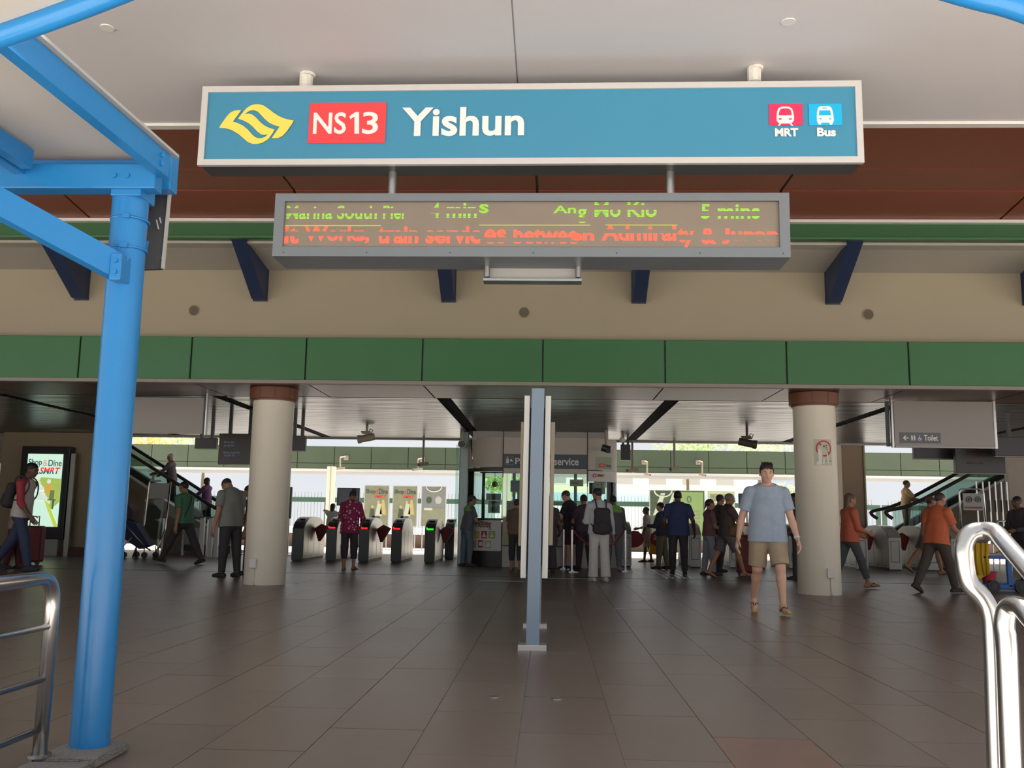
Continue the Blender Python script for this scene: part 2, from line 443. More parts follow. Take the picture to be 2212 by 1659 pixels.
# ------------------------------------------------------------------ columns
def column(px, py, label, sign):
    g = G(px, py); x, y = g[0], g[1]+.33; y = 15.3
    c = thing('column', label, 'column', (x, y, 0))
    n = 40; prof = [(.335, 0), (.335, 3.03)]
    obj('shaft', MB().cyl((x, y, -.004), (x, y, 3.04), .335, 48), colpaint, c, 'auto')
    mb = MB().cyl((x, y, 3.03), (x, y, 3.215), .395, 48).cyl((x, y, 3.0), (x, y, 3.04), .36, 48)
    cp = obj('capital', mb, capbrown, c, 'auto')
    for t in (-1.9, -1.25, -.6):
        obj('seam', MB().box(x+.392*math.cos(t)-.004, y+.392*math.sin(t)-.006, 3.035, x+.392*math.cos(t)+.004, y+.392*math.sin(t)+.004, 3.21), black, cp)
    return c, x, y
cl, xl, yl = column(568, 1262, 'cream round column beside the grey-shirted man, with brown collar', False)
crr, xr, yr = column(1786, 1287, 'cream round column with a torn no-smoking sticker', True)
def onpost(x, y, r, th, z): return (x+r*math.sin(th), y-r*math.cos(th), z)
for (c, x, y, th, lb) in ((cl, xl, yl, .0-.28, 0), (crr, xr, yr, .22, 1)):
    bx = onpost(x, y, .36, th, .35)
    b = thing('junction_box', ('small cream electrical box low on the column by the grey-shirted man', 'small white electrical box low on the column with the torn sticker')[lb], 'electrical box', (bx[0], bx[1], .25))
    obj('case', MB().box(bx[0]-.055, bx[1]-.03, .27, bx[0]+.055, bx[1]+.05, .42, .008), white, b)
    q = onpost(x, y, .348, th, 0)
    obj('conduit', MB().tube([(q[0]+.01, q[1], .27), (q[0]+.012, q[1], .05), (q[0]+.03, q[1]-.01, .0)], .012, 8), white, b, True)
# sticker on the right column (wraps its curve)
def wrap(x, y, r): return lambda u, w, d: (x+(r+d)*math.sin(u/r), y-(r+d)*math.cos(u/r), w)
stk = thing('sticker', 'torn no-smoking sticker with red ring, stuck on the cream column', 'sticker', (xr, yr-.34, 2.1))
W = wrap(xr, yr, .336)
uo = .045
def wgrid(u0, w0, u1, w1, d, m, name):
    vs = []; n = 6
    for k in range(n+1):
        u = u0+(u1-u0)*k/n
        for w in (w0, w1):
            for dd in (0, d): vs.append(W(u, w, dd))
    fs = []
    for k in range(n):
        a = k*4; b = a+4; fs += [(a, a+2, b+2, b), (a+1, b+1, b+3, a+3), (a, b, b+1, a+1), (a+2, a+3, b+3, b+2)]
    return raw(name, vs, fs, m, stk)
wgrid(uo-.16, 2.03, uo+.14, 2.45, .002, mat('sticker_clear', (196, 196, 172), .35, var=.03), 'backing')
ringm = mat('ring_red', (196, 60, 62), .5, var=.05)
ro, ri = .13, .105; c0 = (uo, 2.3)
vs, fs = [], []
for k in range(32):
    t = 2*math.pi*k/32
    vs += [W(c0[0]+ro*math.cos(t), c0[1]+ro*math.sin(t), .005), W(c0[0]+ri*math.cos(t), c0[1]+ri*math.sin(t), .005)]
fs = [(2*k, 2*k+1, (2*k+3) % 64, (2*k+2) % 64) for k in range(32) if k not in (19, 20, 21, 22)]
raw('ring', vs, fs, ringm, stk)
flat([(uo-.08, 2.36), (uo-.06, 2.385), (uo+.09, 2.235), (uo+.07, 2.21)], W, .005, ringm, stk, 'slash')
for (u, w, s_) in ((.06, 2.345, .012), (.055, 2.31, .01), (.02, 2.335, .016), (.075, 2.285, .008)):
    flat(circ(uo+u-.02, w, s_, 8), W, .004, dgrey, stk, 'smoke_mark')
for poly in ([(-.1, 2.29), (-.04, 2.29), (-.045, 2.04), (-.14, 2.04), (-.085, 2.12)], [(.04, 2.24), (.06, 2.24), (.075, 2.04), (.06, 2.04)], [(-.02, 2.12), (.005, 2.14), (.0, 2.05), (-.02, 2.05)]):
    flat([(uo+u, w) for u, w in poly], W, .006, white, stk, 'torn_paper')
text('No smoking', mat('sticker_ink', (120, 130, 110), .5, var=0), stk, W, (uo-.11, 2.085, uo+.13, 2.12), .003)
# rear column
rc = at(1849, 1200, 26.0)
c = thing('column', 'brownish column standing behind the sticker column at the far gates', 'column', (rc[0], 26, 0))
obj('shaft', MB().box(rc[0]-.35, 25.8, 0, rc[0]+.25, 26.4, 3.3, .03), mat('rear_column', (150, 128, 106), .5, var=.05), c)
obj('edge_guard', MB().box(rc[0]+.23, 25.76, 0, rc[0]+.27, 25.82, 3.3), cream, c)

# ------------------------------------------------------------------ far side of the courtyard
ff = struct('trim_4', MB().box(-40, 40, 3.2, 40, 46, 4.15), dgrey)
x = -40
i = 0
while x < 40:
    obj('fascia_panel', MB().box(x+.015, 39.94, 3.42, x+1.6, 40.02, 4.14), dgreen, ff); 
    obj('fascia_panel', MB().box(x+.015, 39.94, 3.17, x+1.6, 40.02, 3.4), dgreen, ff); x += 1.615; i += 1
obj('white_strip', MB().box(-40, 39.9, 3.07, 40, 40.05, 3.165), white, ff)
wb = struct('wall_back', MB().box(-40, 39, -.13, 40, 39.4, .42), mat('kerb_brown', (120, 96, 82), .7, var=.1))
fgreen = mat('fence_green', (70, 100, 84), .5, var=.06)
barm = mat('fence_bar', (170, 180, 176), .5, var=.04)
FL = {-4: 'green bar fence section behind the foot of the left escalator', -3: 'green bar fence section between the polo man and the cream column', -2: 'green bar fence section behind the wide gate and the woman in pink', -1: 'green bar fence section right of the three small posters, behind the booth corner', 0: 'green bar fence section seen through the booth, left of the yellow bag', 1: 'green bar fence section behind the wide dark and lime poster', 2: 'green bar fence section behind the man in shorts', 3: 'green bar fence section left of the right escalator, in the bright opening', 4: 'green bar fence section behind the right escalator'}
for k in range(-5, 6):
    x0 = k*4.6; x1 = x0+4.5
    if k not in FL: continue
    fr = thing('fence_section', FL[k], 'fence', (x0, 39.2, .42), 'bar fence sections along the courtyard')
    obj('top_rail', MB().box(x0, 39.14, 1.72, x1, 39.26, 1.92), fgreen, fr)
    obj('post', MB().box(x0, 39.13, .42, x0+.16, 39.27, 1.72), fgreen, fr)
    obj('post', MB().box(x1-.16, 39.13, .42, x1, 39.27, 1.72), fgreen, fr)
    mb = MB(); xx = x0+.25
    while xx < x1-.2:
        mb.cyl((xx, 39.2, .42), (xx, 39.2, 2.15), .013, 6); xx += .14
    bb = obj('bars', mb, barm, fr); bb['kind'] = 'stuff'
for px, lab in ((713, 'pale cream post standing in front of the far fence, behind the gates'), (1095, 'pale cream post behind the booth at the far fence')):
    p = at(px, 1100, 38.9)
    q = thing('far_post', lab, 'post', (p[0], 38.9, -.12)); obj('shaft', MB().box(p[0]-.17, 38.75, -.12, p[0]+.17, 39.0, 3.2, .02), mat('post_cream', (226, 222, 200), .6, var=.03), q)
    obj('corner_strip', MB().box(p[0]-.02, 38.73, -.12, p[0]+.01, 38.76, 3.2), lgrey, q)
# long building far behind, wall and band colours paled to imitate overexposure
hb = thing('building', 'long pale building with yellow and blue bands far beyond the fence', 'building', (10, 70, 0))
obj('wall', MB().box(-4, 70, -.12, 15.5, 78, 4.6), mat('far_white', (248, 248, 250), .6, var=.02), hb)
obj('yellow_band', MB().box(-4.02, 69.95, 3.2, 15.52, 70.02, 3.75), mat('far_yellow', (248, 246, 212), .6, var=.02), hb)
obj('blue_band', MB().box(-4.02, 69.95, 2.55, 15.52, 70.02, 3.15), mat('far_blue', (184, 222, 244), .6, var=.02), hb)
for k in range(7):
    w_ = obj('window', MB().box(-2.5+k*2.5, 69.94, 3.85, -1.2+k*2.5, 70.02, 4.35), lgrey, hb)
# trees outside, most leaf colours mixed towards grey-white to imitate overexposure
leafm = mat('leaf_green', (172, 192, 140), .6, var=.3, scale=3); leafo = mat('leaf_orange', (232, 192, 124), .6, var=.25, scale=3); bark = mat('bark', (110, 92, 74), .8, var=.2)
def tree(x, y, h, r, m, label):
    t = thing('tree', label, 'tree', (x, y, -.12))
    obj('trunk', MB().cyl((x, y, -.12), (x, y, h*.75), .16, 10, .08), bark, t, 'auto')
    mb = MB()
    for k in range(900):
        d = nrm(V(rnd.gauss(0, 1), rnd.gauss(0, 1), rnd.gauss(0, .8))); p = V(x, y, h)+d*r*(rnd.random()**.4)*V(1.2, 1.2, .75)
        a = nrm(V(rnd.gauss(0, 1), rnd.gauss(0, 1), rnd.gauss(0, 1))); b = nrm(np.cross(a, V(rnd.gauss(0, 1), rnd.gauss(0, 1), 1))); L = rnd.uniform(.1, .2)
        mb.add([p-a*L, p+b*L*.5, p+a*L, p-b*L*.5], [(0, 1, 2, 3)])
    f = obj('foliage', mb, m, t); f['kind'] = 'stuff'
tree(-28.5, 66, 6.5, 1.9, leafo, 'orange-leaved tree seen through the gap over the left escalator')
tree(-22.6, 60, 6.3, 2.0, leafm, 'yellow-green tree seen through the gap over the left escalator')
tree(9.5, 64, 6.4, 2.1, leafm, 'green tree seen in the gap left of the ceiling camera')
tree(14.6, 65, 6.5, 1.9, mat('leaf_pale', (190, 206, 168), .6, var=.3), 'green tree seen in the gap right of the ceiling camera')
tree(14.2, 58, 2.9, .9, mat('leaf_thin', (196, 210, 180), .6, var=.2), 'small pale tree behind the walking man in shorts')
tree(-2.4, 55, 3.3, 1.2, mat('leaf_mid', (130, 170, 70), .6, var=.3), 'leafy tree seen through the booth glass')
# ================================================================== BLUE LINKWAY SHELTER
kz = .045
_p = atz(194, 1607, kz); PX_, PY_ = _p[0], _p[1]; KS = PY_/4.245
def zz(z): return EYE+(z-EYE)*KS
sh = thing('linkway_shelter', 'bright blue steel linkway shelter with round post and braced roof frame', 'shelter', (PX_, PY_, kz))
pb = V(PX_, PY_, 0); pt = V(PX_-.005, PY_, zz(2.62))
post = obj('post', MB().cyl((pb[0], pb[1], kz-.012), pt, .087, 40), blue, sh, 'auto')
for z in (zz(2.50), zz(2.355)):
    ring = [(pb[0]+.089*math.cos(t), pb[1]+.089*math.sin(t), z) for t in np.linspace(0, 2*math.pi, 33)[:-1]]
    obj('cable_tie', MB().tube(ring, .006, 6, True), blue, post, True)
    obj('tie_head', MB().box(PX_, PY_-.098, z-.01, PX_+.04, PY_-.083, z+.012), blue, post)
# collar block, cross beams and edge beam
obj('head_plate', MB().box(PX_-.065, PY_-.094, zz(2.60), PX_+.085, PY_+.075, zz(2.745), .004), blue, sh)
obj('cross_beam', MB().box(-3.4, PY_-.112, zz(2.63), PX_+.16, PY_-.02, zz(2.752), .006), blue, sh)
obj('cross_beam', MB().box(-3.4, PY_+.056, at(340, 408, PY_+.056)[2], PX_+.165, PY_+.15, at(200, 336, PY_+.15)[2], .006), blue, sh)
ZB = zz(2.81); A = atz(372, 338, ZB); B = atz(85, 88, ZB)
dirn = nrm(A-B); A2 = A-dirn*.02+V(-.03, 0, -.06); B2 = B-dirn*.42+V(-.03, 0, -.06)
obj('edge_beam', MB().beam(A2, B2, .056, .117), blue, sh)
obj('roof_flashing', MB().beam(A+dirn*.03+V(.005, 0, .012), B-dirn*.42+V(.005, 0, .012), .032, .014), lgrey, sh)
for k in range(2): obj('bolt', MB().cyl(A2-dirn*.09+V(.028, -.0, -.02+.042*k), A2-dirn*.09+V(.04, -.004, -.02+.042*k), .012, 8), blue, sh)
for k in range(2): obj('bolt', MB().cyl((PX_-.042+.065*k, PY_-.094, zz(2.69)), (PX_-.042+.065*k, PY_-.124, zz(2.69)), .012, 8), blue, sh)
# roof sheet and inner purlin
rp = [A+V(-.06, .06, .005), B-dirn*.42+V(-.06, 0, .005), B-dirn*.42+V(-3, 0, .005), A+V(-3, .06, .005)]
obj('roof_sheet', MB().prism(rp, (0, 0, .025)), mat('sheet_grey', (190, 184, 176), .6, var=.05, scale=2), sh)
P1, P2 = atz(-60, 268, zz(2.75)), atz(60, 345, zz(2.75))
obj('purlin', MB().beam(P1+(P1-P2)*.4, P2, .056, .094), blue, sh)
P1, P2 = atz(-60, 300, zz(2.72)), atz(45, 368, zz(2.72))
obj('purlin', MB().beam(P1+(P1-P2)*.4, P2, .047, .047), blue, sh)
# knee brace with bolted end plate
K1 = at(262, 583, PY_-.09); K0 = at(-20, 430, PY_-.49)
kd = nrm(K0-K1)
obj('knee_brace', MB().beam(K1, K1+kd*1.2, .07, .126), blue, sh)
pl = obj('end_plate', MB().box(K1[0]-.022, K1[1]-.075, K1[2]-.068, K1[0]+.034, K1[1]+.03, K1[2]+.062, .004), blue, sh)
for z in (-.03, .025): obj('bolt', MB().cyl((K1[0]+.006, K1[1]-.07, K1[2]+z), (K1[0]+.006, K1[1]-.085, K1[2]+z), .011, 8), blue, pl)
# dark board seen edge-on behind the post
Yb = PY_+.2
bd = thing('edge_board', 'dark scratched metal board hanging behind the blue post', 'board', tuple(at(335, 500, Yb)))
c1, c2, c3, c4 = at(316, 405, Yb), at(366, 408, Yb+.05), at(350, 581, Yb+.05), at(300, 583, Yb)
obj('plate', MB().prism([c1, c2, c3, c4], (.0, .02, 0)), black, bd)
obj('edge_strip', MB().beam(c2+V(.004, 0, 0), c3+V(.004, 0, 0), .008, .03, (0, 1, 0)), lgrey, bd)
for px, py, l in ((338, 475, .05), (345, 470, .03), (350, 555, .06)):
    q = at(px, py, Yb-.01); obj('paint_scratch', MB().beam(q, q+V(l*.3, 0, -l), .006, .004, (0, 1, 0)), lgrey, bd)
obj('bracket', MB().beam(at(322, 450, Yb+.02), V(PX_+.02, PY_+.05, at(322, 450, Yb)[2]), .03, .03), black, bd)
obj('paint_splash', MB().beam(at(316, 462, Yb-.01), at(313, 490, Yb-.01), .02, .006, (0, 1, 0)), blue, bd)
obj('paint_splash', MB().beam(at(317, 520, Yb-.01), at(312, 545, Yb-.01), .025, .006, (0, 1, 0)), blue, bd)
# arched hoop above
YH = 2.75
pts = [at(x, y, YH) for x, y in ((-260, 165), (0, 78), (130, 32), (262, -18), (560, -135), (850, -190), (1106, -205), (1400, -180), (1750, -110), (2080, -14), (2212, 22), (2500, 130))]
hp = thing('arch_pipe', 'curved blue pipe arching overhead across both top corners', 'pipe', (pts[0][0], YH, pts[0][2]))
obj('pipe', MB().tube(smooth_path(pts, 6), .037, 20), blue, hp, True)
for q, s_ in ((pts[0], -1), (pts[-1], 1)):
    obj('pipe_leg', MB().tube(smooth_path([q, q+V(s_*.35, 0, -.25), V(q[0]+s_*.55, YH, q[2]-1.0), V(q[0]+s_*.6, YH, -.1)], 6), .037, 16), blue, hp, True)
top_ = smooth_path(pts[:5], 5); vs = []
for q in top_: vs += [q+V(0, .02, .02), q+V(0, -1.3, .02), q+V(0, .02, .06), q+V(0, -1.3, .06)]
fs = []
for k in range(len(top_)-1):
    a_ = 4*k; b_2 = a_+4; fs += [(a_, a_+1, b_2+1, b_2), (a_+2, b_2+2, b_2+3, a_+3), (a_, b_2, b_2+2, a_+2), (a_+1, a_+3, b_2+3, b_2+1)]
raw('cover_sheet', vs, fs, MATS['sheet_grey'], hp)
# concrete kerb
conc = mat('kerb_concrete', (152, 147, 141), .9, var=.5, scale=110, bump=1.0, bscale=130)
kb = thing('kerb', 'rough concrete kerb block under the blue post and steel railing', 'kerb', (-2.2, 4.2, 0))
def rough_block(pts, z, name):
    vs = []; n = len(pts)
    me = MB().prism([(p[0], p[1], -.004) for p in pts], (0, 0, z))
    bm = bmesh.new(); vv = [bm.verts.new(v) for v in me.v]; [bm.faces.new([vv[i] for i in f]) for f in me.f]
    bmesh.ops.bevel(bm, geom=bm.edges[:], offset=.012, segments=2, affect='EDGES'); bmesh.ops.triangulate(bm, faces=bm.faces)
    bmesh.ops.subdivide_edges(bm, edges=bm.edges[:], cuts=4, use_grid_fill=True)
    for v in bm.verts:
        if v.co.z > .01: v.co += Vector((rnd.uniform(-.003, .003), rnd.uniform(-.003, .003), rnd.uniform(-.002, .002)))
    bm.verts.index_update(); o = raw(name, [tuple(v.co) for v in bm.verts], [[v.index for v in f.verts] for f in bm.faces], conc, kb, 'auto'); bm.free(); return o
KXR = atz(279, 1601, kz)[0]; KYB = atz(277, 1599, kz)[1]; KXL = atz(100, 1621, kz)[0]; KYC = atz(142, 1640, kz)[1]
rough_block([(KXL, KYC+.01), (KXR, KYC+.01), (KXR, KYB), (KXL, KYB)], kz, 'concrete_block')
rough_block([(KXL, 2.6), (KXR, 2.6), (KXR, KYC-.012), (KXL, KYC-.012)], kz-.006, 'concrete_block')

# ================================================================== CHROME RAILINGS
def at_x(px, py, X):
    d = ray(px, py); return np.array([0, 0, EYE])+d*(X/d[0])
q_ = atz(85, 1633, kz); Yr = q_[1]; xr_ = q_[0]; zt = at(112, 1246, Yr)[2]; xt_ = at(118, 1262, Yr)[0]
rl = thing('railing', 'polished steel railing with three mid bars beside the blue post', 'railing', (xr_, Yr, kz))
path = fillet([(xr_, Yr, kz), (xt_, Yr, zt), (xt_-.03, 2.7, zt-.005)], .13, 8)
obj('rail_frame', MB().tube(path, .031, 18), chrome, rl, True)
for py in (1352, 1465, 1575):
    q = at(100, py, Yr); xx = xr_+(xt_-xr_)*(q[2]-kz)/(zt-kz)
    obj('mid_bar', MB().tube([(xx, Yr-.02, q[2]), (xx-.03, 2.7, q[2])], .014, 12), chrome, rl, True)
obj('far_post', MB().cyl((xr_-.03, 2.7, kz-.01), (xt_-.03, 2.7, zt), .031, 16), chrome, rl, 'auto')
obj('base_flange', MB().cyl((xr_, Yr, kz-.004), (xr_, Yr, kz+.01), .05, 18), chrome, rl, 'auto')
# right handrails
r1 = thing('handrail', 'polished steel handrail with looped end above an S-bent post', 'handrail', (1.2, 2.5, 0))
Y1 = 2.5
pp = [at(2156, 1720, Y1), at(2146, 1420, Y1), at(2139, 1330, Y1), at(2122, 1290, Y1), at(2093, 1258, Y1), at(2084, 1220, Y1), at(2082, 1180, Y1), at(2096, 1153, Y1), at(2122, 1147, Y1), at(2148, 1150, Y1-.03), at(2172, 1175, Y1-.08), at(2260, 1275, Y1-.2), at(2420, 1460, Y1-.36)]
obj('rail_tube', MB().tube(smooth_path([V(pp[0][0], Y1, 0.0)]+pp, 8), .0235, 20), chrome, r1, True)
obj('base_flange', MB().cyl((pp[0][0], Y1, 0), (pp[0][0], Y1, .012), .045, 18), chrome, r1, 'auto')
r2 = thing('handrail', 'second lower polished steel handrail bending away at the right edge', 'handrail', (1.18, 2.35, 0))
Y2 = 2.38
pp = [at(2188, 1720, Y2), at(2176, 1420, Y2), at(2170, 1350, Y2), at(2180, 1312, Y2-.01), at(2205, 1312, Y2-.05), at(2235, 1345, Y2-.1), at(2330, 1450, Y2-.2), at(2420, 1560, Y2-.3)]
obj('rail_tube', MB().tube(smooth_path([V(pp[0][0], Y2, 0.0)]+pp, 8), .0245, 20), chrome, r2, True)
obj('base_flange', MB().cyl((pp[0][0], Y2, 0), (pp[0][0], Y2, .012), .045, 18), chrome, r2, 'auto')

# ================================================================== STATION NAME SIGN
SY = 6.72
def plane(c0, c1, c2):
    """frame on a board: pixel corners TL, TR, BL projected on the board's vertical plane"""
    o = c2; ex = c1-c0; W_ = np.linalg.norm(ex); ex = ex/W_; ez = V(0, 0, 1); ey = nrm(np.cross(ez, ex))
    return lambda u, w, d: o+ex*u+ez*w-ey*d, W_
TL, TR, BL, BR = at(441, 188, SY+.05), at(1858, 174, SY-.05), at(424, 357, SY+.05), at(1869, 352, SY-.05)
ex = nrm(TR-TL+BR-BL); Wd = (np.linalg.norm(TR-TL)+np.linalg.norm(BR-BL))/2; Hd = ((TL-BL)[2]+(TR-BR)[2])/2
mid = (TL+TR+BL+BR)/4; ey = nrm(np.cross(V(0, 0, 1), ex)); ez = np.cross(ex, ey)
PS = lambda u, w, d: mid+ex*(u-Wd/2)+ez*(w-Hd/2)-ey*d
def pxs(px, py):   # pixel -> (u,w) on the sign face
    n = ey; d = ray(px, py); o = V(0, 0, EYE); t = np.dot(mid-o, n)/np.dot(d, n); q = o+d*t-mid
    return np.dot(q, ex)+Wd/2, np.dot(q, ez)+Hd/2
sg = thing('station_sign', 'long teal station name sign with white frame reading NS13 Yishun', 'sign', tuple(mid))
teal = mat('sign_teal', (64, 140, 174), .4, var=.03, scale=2)
framem = mat('sign_frame', (206, 204, 202), .35, .1, var=.02)
def boxP(P, u0, w0, u1, w1, d0, d1, m, parent, name):
    vs = [P(u, w, d) for d in (d0, d1) for u, w in ((u0, w0), (u1, w0), (u1, w1), (u0, w1))]
    return raw(name, vs, [(0, 1, 2, 3), (7, 6, 5, 4), (0, 4, 5, 1), (1, 5, 6, 2), (2, 6, 7, 3), (3, 7, 4, 0)], m, parent)
boxP(PS, .01, .01, Wd-.01, Hd-.01, -.26, -.012, dgrey, sg, 'case')
b_ = .048
boxP(PS, b_-.005, b_-.005, Wd-b_+.005, Hd-b_+.005, -.02, -.006, teal, sg, 'face_panel')
for nm, q in (('bottom', [(0, 0), (Wd, 0), (Wd-b_, b_), (b_, b_)]), ('top', [(0, Hd), (Wd, Hd), (Wd-b_, Hd-b_), (b_, Hd-b_)]), ('l', [(0, 0), (b_, b_), (b_, Hd-b_), (0, Hd)]), ('r', [(Wd, 0), (Wd-b_, b_), (Wd-b_, Hd-b_), (Wd, Hd)])):
    vs = [PS(u, w, d) for d in (-.03, .008) for u, w in q]
    raw('frame_bar', vs, [(0, 1, 2, 3), (7, 6, 5, 4), (0, 4, 5, 1), (1, 5, 6, 2), (2, 6, 7, 3), (3, 7, 4, 0)], framem, sg)
# emblem
E_ = [(620,500),(700,395),(780,290),(850,220),(950,152),(1080,115),(1180,115),(1300,150),(1420,230),(1560,340),(1700,430),(1850,495),(2000,533),(2100,545),
 (2050,640),(1970,750),(1900,850),(1800,955),(1700,1008),(1600,1020),(1515,1015),(1600,890),(1725,710),(1600,680),(1450,610),(1320,500),(1230,400),(1140,310),(1050,278),(960,280),(880,315),(800,375),
 (900,362),(1000,390),(1100,470),(1200,580),(1320,680),(1450,745),(1590,785),(1540,880),(1420,1040),(1280,1130),(1130,1175),(1000,1170),(880,1120),(750,1010),(620,900),(450,800),(300,755),(115,745),
 (170,650),(320,440),(420,335),(520,288),(620,272),(700,275),(630,380),(480,580),(600,610),(760,690),(880,790),(980,900),(1060,980),(1160,1020),(1260,1015),(1340,980),(1420,910),(1320,935),(1230,915),(1130,840),(1020,720),(900,620),(770,550)]
flat([pxs(464+x/12.29, 216+y/12.29) for x, y in E_], PS, .003, mat('emblem_yellow', (238, 220, 96), .45, var=.02), sg, 'emblem')
rb = [pxs(667, 224), pxs(837, 221), pxs(834, 308), pxs(663, 310)]
u0, w0, u1, w1 = pxs(665, 309)[0], pxs(750, 309)[1], pxs(835, 222)[0], pxs(750, 222)[1]
flat(rect(u0, w0, u1, w1), PS, .002, signred, sg, 'code_panel')
def prect(x0, y0, x1, y1): a = pxs(x0, y1); b = pxs(x1, y0); return (a[0], a[1], b[0], b[1])
text('NS', letter, sg, PS, prect(676, 243, 749, 290), .005, .016)
text('3', letter, sg, PS, prect(782, 242, 818, 290), .005, .014)
flat([pxs(x, y) for x, y in ((766, 289), (766, 252), (757, 258), (755, 252), (768, 242.5), (776, 242.5), (776, 289))], PS, .005, letter, sg, 'lettering')
text('Yishun', letter, sg, PS, prect(867, 231, 1133, 295), .005, .024)
flat(rect(*prect(1662, 224, 1733, 271)), PS, .002, mat('mrt_pink', (236, 48, 96), .45, var=.02), sg, 'train_panel')
flat(rect(*prect(1748, 224, 1818, 271)), PS, .002, mat('bus_blue', (14, 178, 232), .45, var=.02), sg, 'bus_panel')
text('MRT', letter, sg, PS, prect(1674, 277, 1724, 295), .004, .04)
text('Bus', letter, sg, PS, prect(1765, 276, 1805, 295), .004, .04)
def ic(pts): return [pxs(1640+x/11.06, 210+y/11.06) for x, y in pts]
PM, PB = MATS['mrt_pink'], MATS['bus_blue']
flat(ic([(412, 480), (425, 350), (455, 270), (520, 235), (620, 228), (710, 235), (780, 275), (810, 350), (830, 480), (825, 560), (790, 610), (735, 632), (515, 632), (450, 610), (415, 560)]), PS, .004, letter, sg, 'train_icon')
flat(ic([(465, 440), (470, 370), (500, 295), (560, 275), (680, 275), (740, 300), (765, 370), (770, 435)]), PS, .006, PM, sg, 'icon_window')
for x in (468, 712): flat(ic([(x, 510), (x+60, 510), (x+60, 545), (x, 545)]), PS, .006, PM, sg, 'icon_lamp')
for q in ([(440, 685), (495, 615), (530, 625), (490, 685)], [(815, 685), (755, 615), (725, 625), (765, 685)]): flat(ic(q), PS, .004, letter, sg, 'icon_rail')
flat(ic([(1375, 560), (1375, 380), (1400, 260), (1460, 220), (1680, 220), (1730, 270), (1765, 400), (1780, 560), (1760, 620), (1730, 660), (1690, 660), (1665, 610), (1490, 610), (1465, 660), (1425, 655), (1390, 610)]), PS, .004, letter, sg, 'bus_icon')
flat(ic([(1425, 440), (1432, 325), (1690, 320), (1710, 435)]), PS, .006, PB, sg, 'icon_window')
flat(ic([(1500, 255), (1610, 255), (1610, 275), (1500, 275)]), PS, .006, PB, sg, 'icon_window')
for x in (1430, 1665): flat(ic([(x, 510), (x+55, 510), (x+55, 535), (x, 535)]), PS, .006, PB, sg, 'icon_lamp')
for px, top in ((651, 142), (1637, 134)):
    q = PS(pxs(px, 180)[0], Hd, -.12)
    rod = obj('hanger', MB().cyl((q[0], q[1], q[2]-.03), (q[0], q[1], cz-.004), .048, 16), lgrey, sg, 'auto')
    obj('peeling_paint', MB().cyl((q[0], q[1], cz-.13), (q[0], q[1], cz-.02), .0525, 9).cyl((q[0]+.01, q[1], cz-.03), (q[0]+.01, q[1], cz-.008), .062, 9), mat('peeled_white', (226, 222, 214), .8, var=.25, scale=14, bump=.4), rod)

# ================================================================== TRAIN DISPLAY BOARD
TL, TR, BL, BR = at(595, 418, SY+.03), at(1703, 416, SY-.03), at(588, 553, SY+.03), at(1710, 556, SY-.03)
ex2 = nrm(TR-TL+BR-BL); W2 = (np.linalg.norm(TR-TL)+np.linalg.norm(BR-BL))/2; H2 = ((TL-BL)[2]+(TR-BR)[2])/2
mid2 = (TL+TR+BL+BR)/4; ey2 = nrm(np.cross(V(0, 0, 1), ex2)); ez2 = np.cross(ex2, ey2)
PL = lambda u, w, d: mid2+ex2*(u-W2/2)+ez2*(w-H2/2)-ey2*d
def pxl(px, py):
    d = ray(px, py); o = V(0, 0, EYE); t = np.dot(mid2-o, ey2)/np.dot(d, ey2); q = o+d*t-mid2
    return np.dot(q, ex2)+W2/2, np.dot(q, ez2)+H2/2
ld = thing('train_display', 'grey train arrival display board with green and orange dot lettering', 'display board', tuple(mid2))
casem = mat('display_case', (122, 128, 134), .42, .2, var=.04)
f0, f1 = .075, .062
boxP(PL, 0, 0, W2, H2, -.36, -.03, casem, ld, 'case')
for q in ([(0, 0), (W2, 0), (W2-f0, f0), (f0, f0)], [(0, H2), (W2, H2), (W2-f0, H2-f1), (f0, H2-f1)], [(0, 0), (f0, f0), (f0, H2-f1), (0, H2)], [(W2, 0), (W2-f0, f0), (W2-f0, H2-f1), (W2, H2)]):
    vs = [PL(u, w, d) for d in (-.035, 0) for u, w in q]
    raw('bezel', vs, [(0, 1, 2, 3), (7, 6, 5, 4), (0, 4, 5, 1), (1, 5, 6, 2), (2, 6, 7, 3), (3, 7, 4, 0)], casem, ld)
boxP(PL, f0-.01, f0-.01, W2-f0+.01, H2-f1+.01, -.034, -.026, mat('display_screen', (138, 126, 112), .3, var=.1, scale=4), ld, 'screen')
for k in range(7):
    u = pxl(612+k*180, 547)[0]; raw('screw', *(lambda m_: (m_.v, m_.f))(MB().cyl(PL(u, .03, -.001), PL(u, .03, .003), .006, 8)), dgrey, ld)
gl = mat('led_green', (140, 196, 60), .5, var=0, emit=.5); ol = mat('led_orange', (248, 96, 72), .5, var=0, emit=.62); yl_ = mat('led_yellow', (176, 186, 66), .5, var=0, emit=.4)
def lr(x0, y0, x1, y1): a = pxl(x0, y1); b = pxl(x1, y0); return (a[0], a[1], b[0], b[1])
PLs = lambda u, w, d: PL(u, w, d-.026)
def scan(bands, n):
    out = []
    for lo, hi in bands:
        h = 1.0/n; y = lo
        while y < hi-1e-6: out.append((y, min(hi, y+h*.70))); y += h
    return out
def led(s, x0, y0, x1, y1, m, bands, bold=.02): text(s, m, ld, PLs, lr(x0, y0, x1, y1), .003, bold, 'led_text', keep=scan(bands, 10), split=True)
def zl(x, y): return 560+x/3.687, 360+y/3.687
def zr(x, y): return 1140+x/3.687, 360+y/3.687
a, b = zl(208, 300), zl(580, 408); led('Marina', a[0], a[1], b[0], b[1], gl, [(0, .42), (.8, 1)])
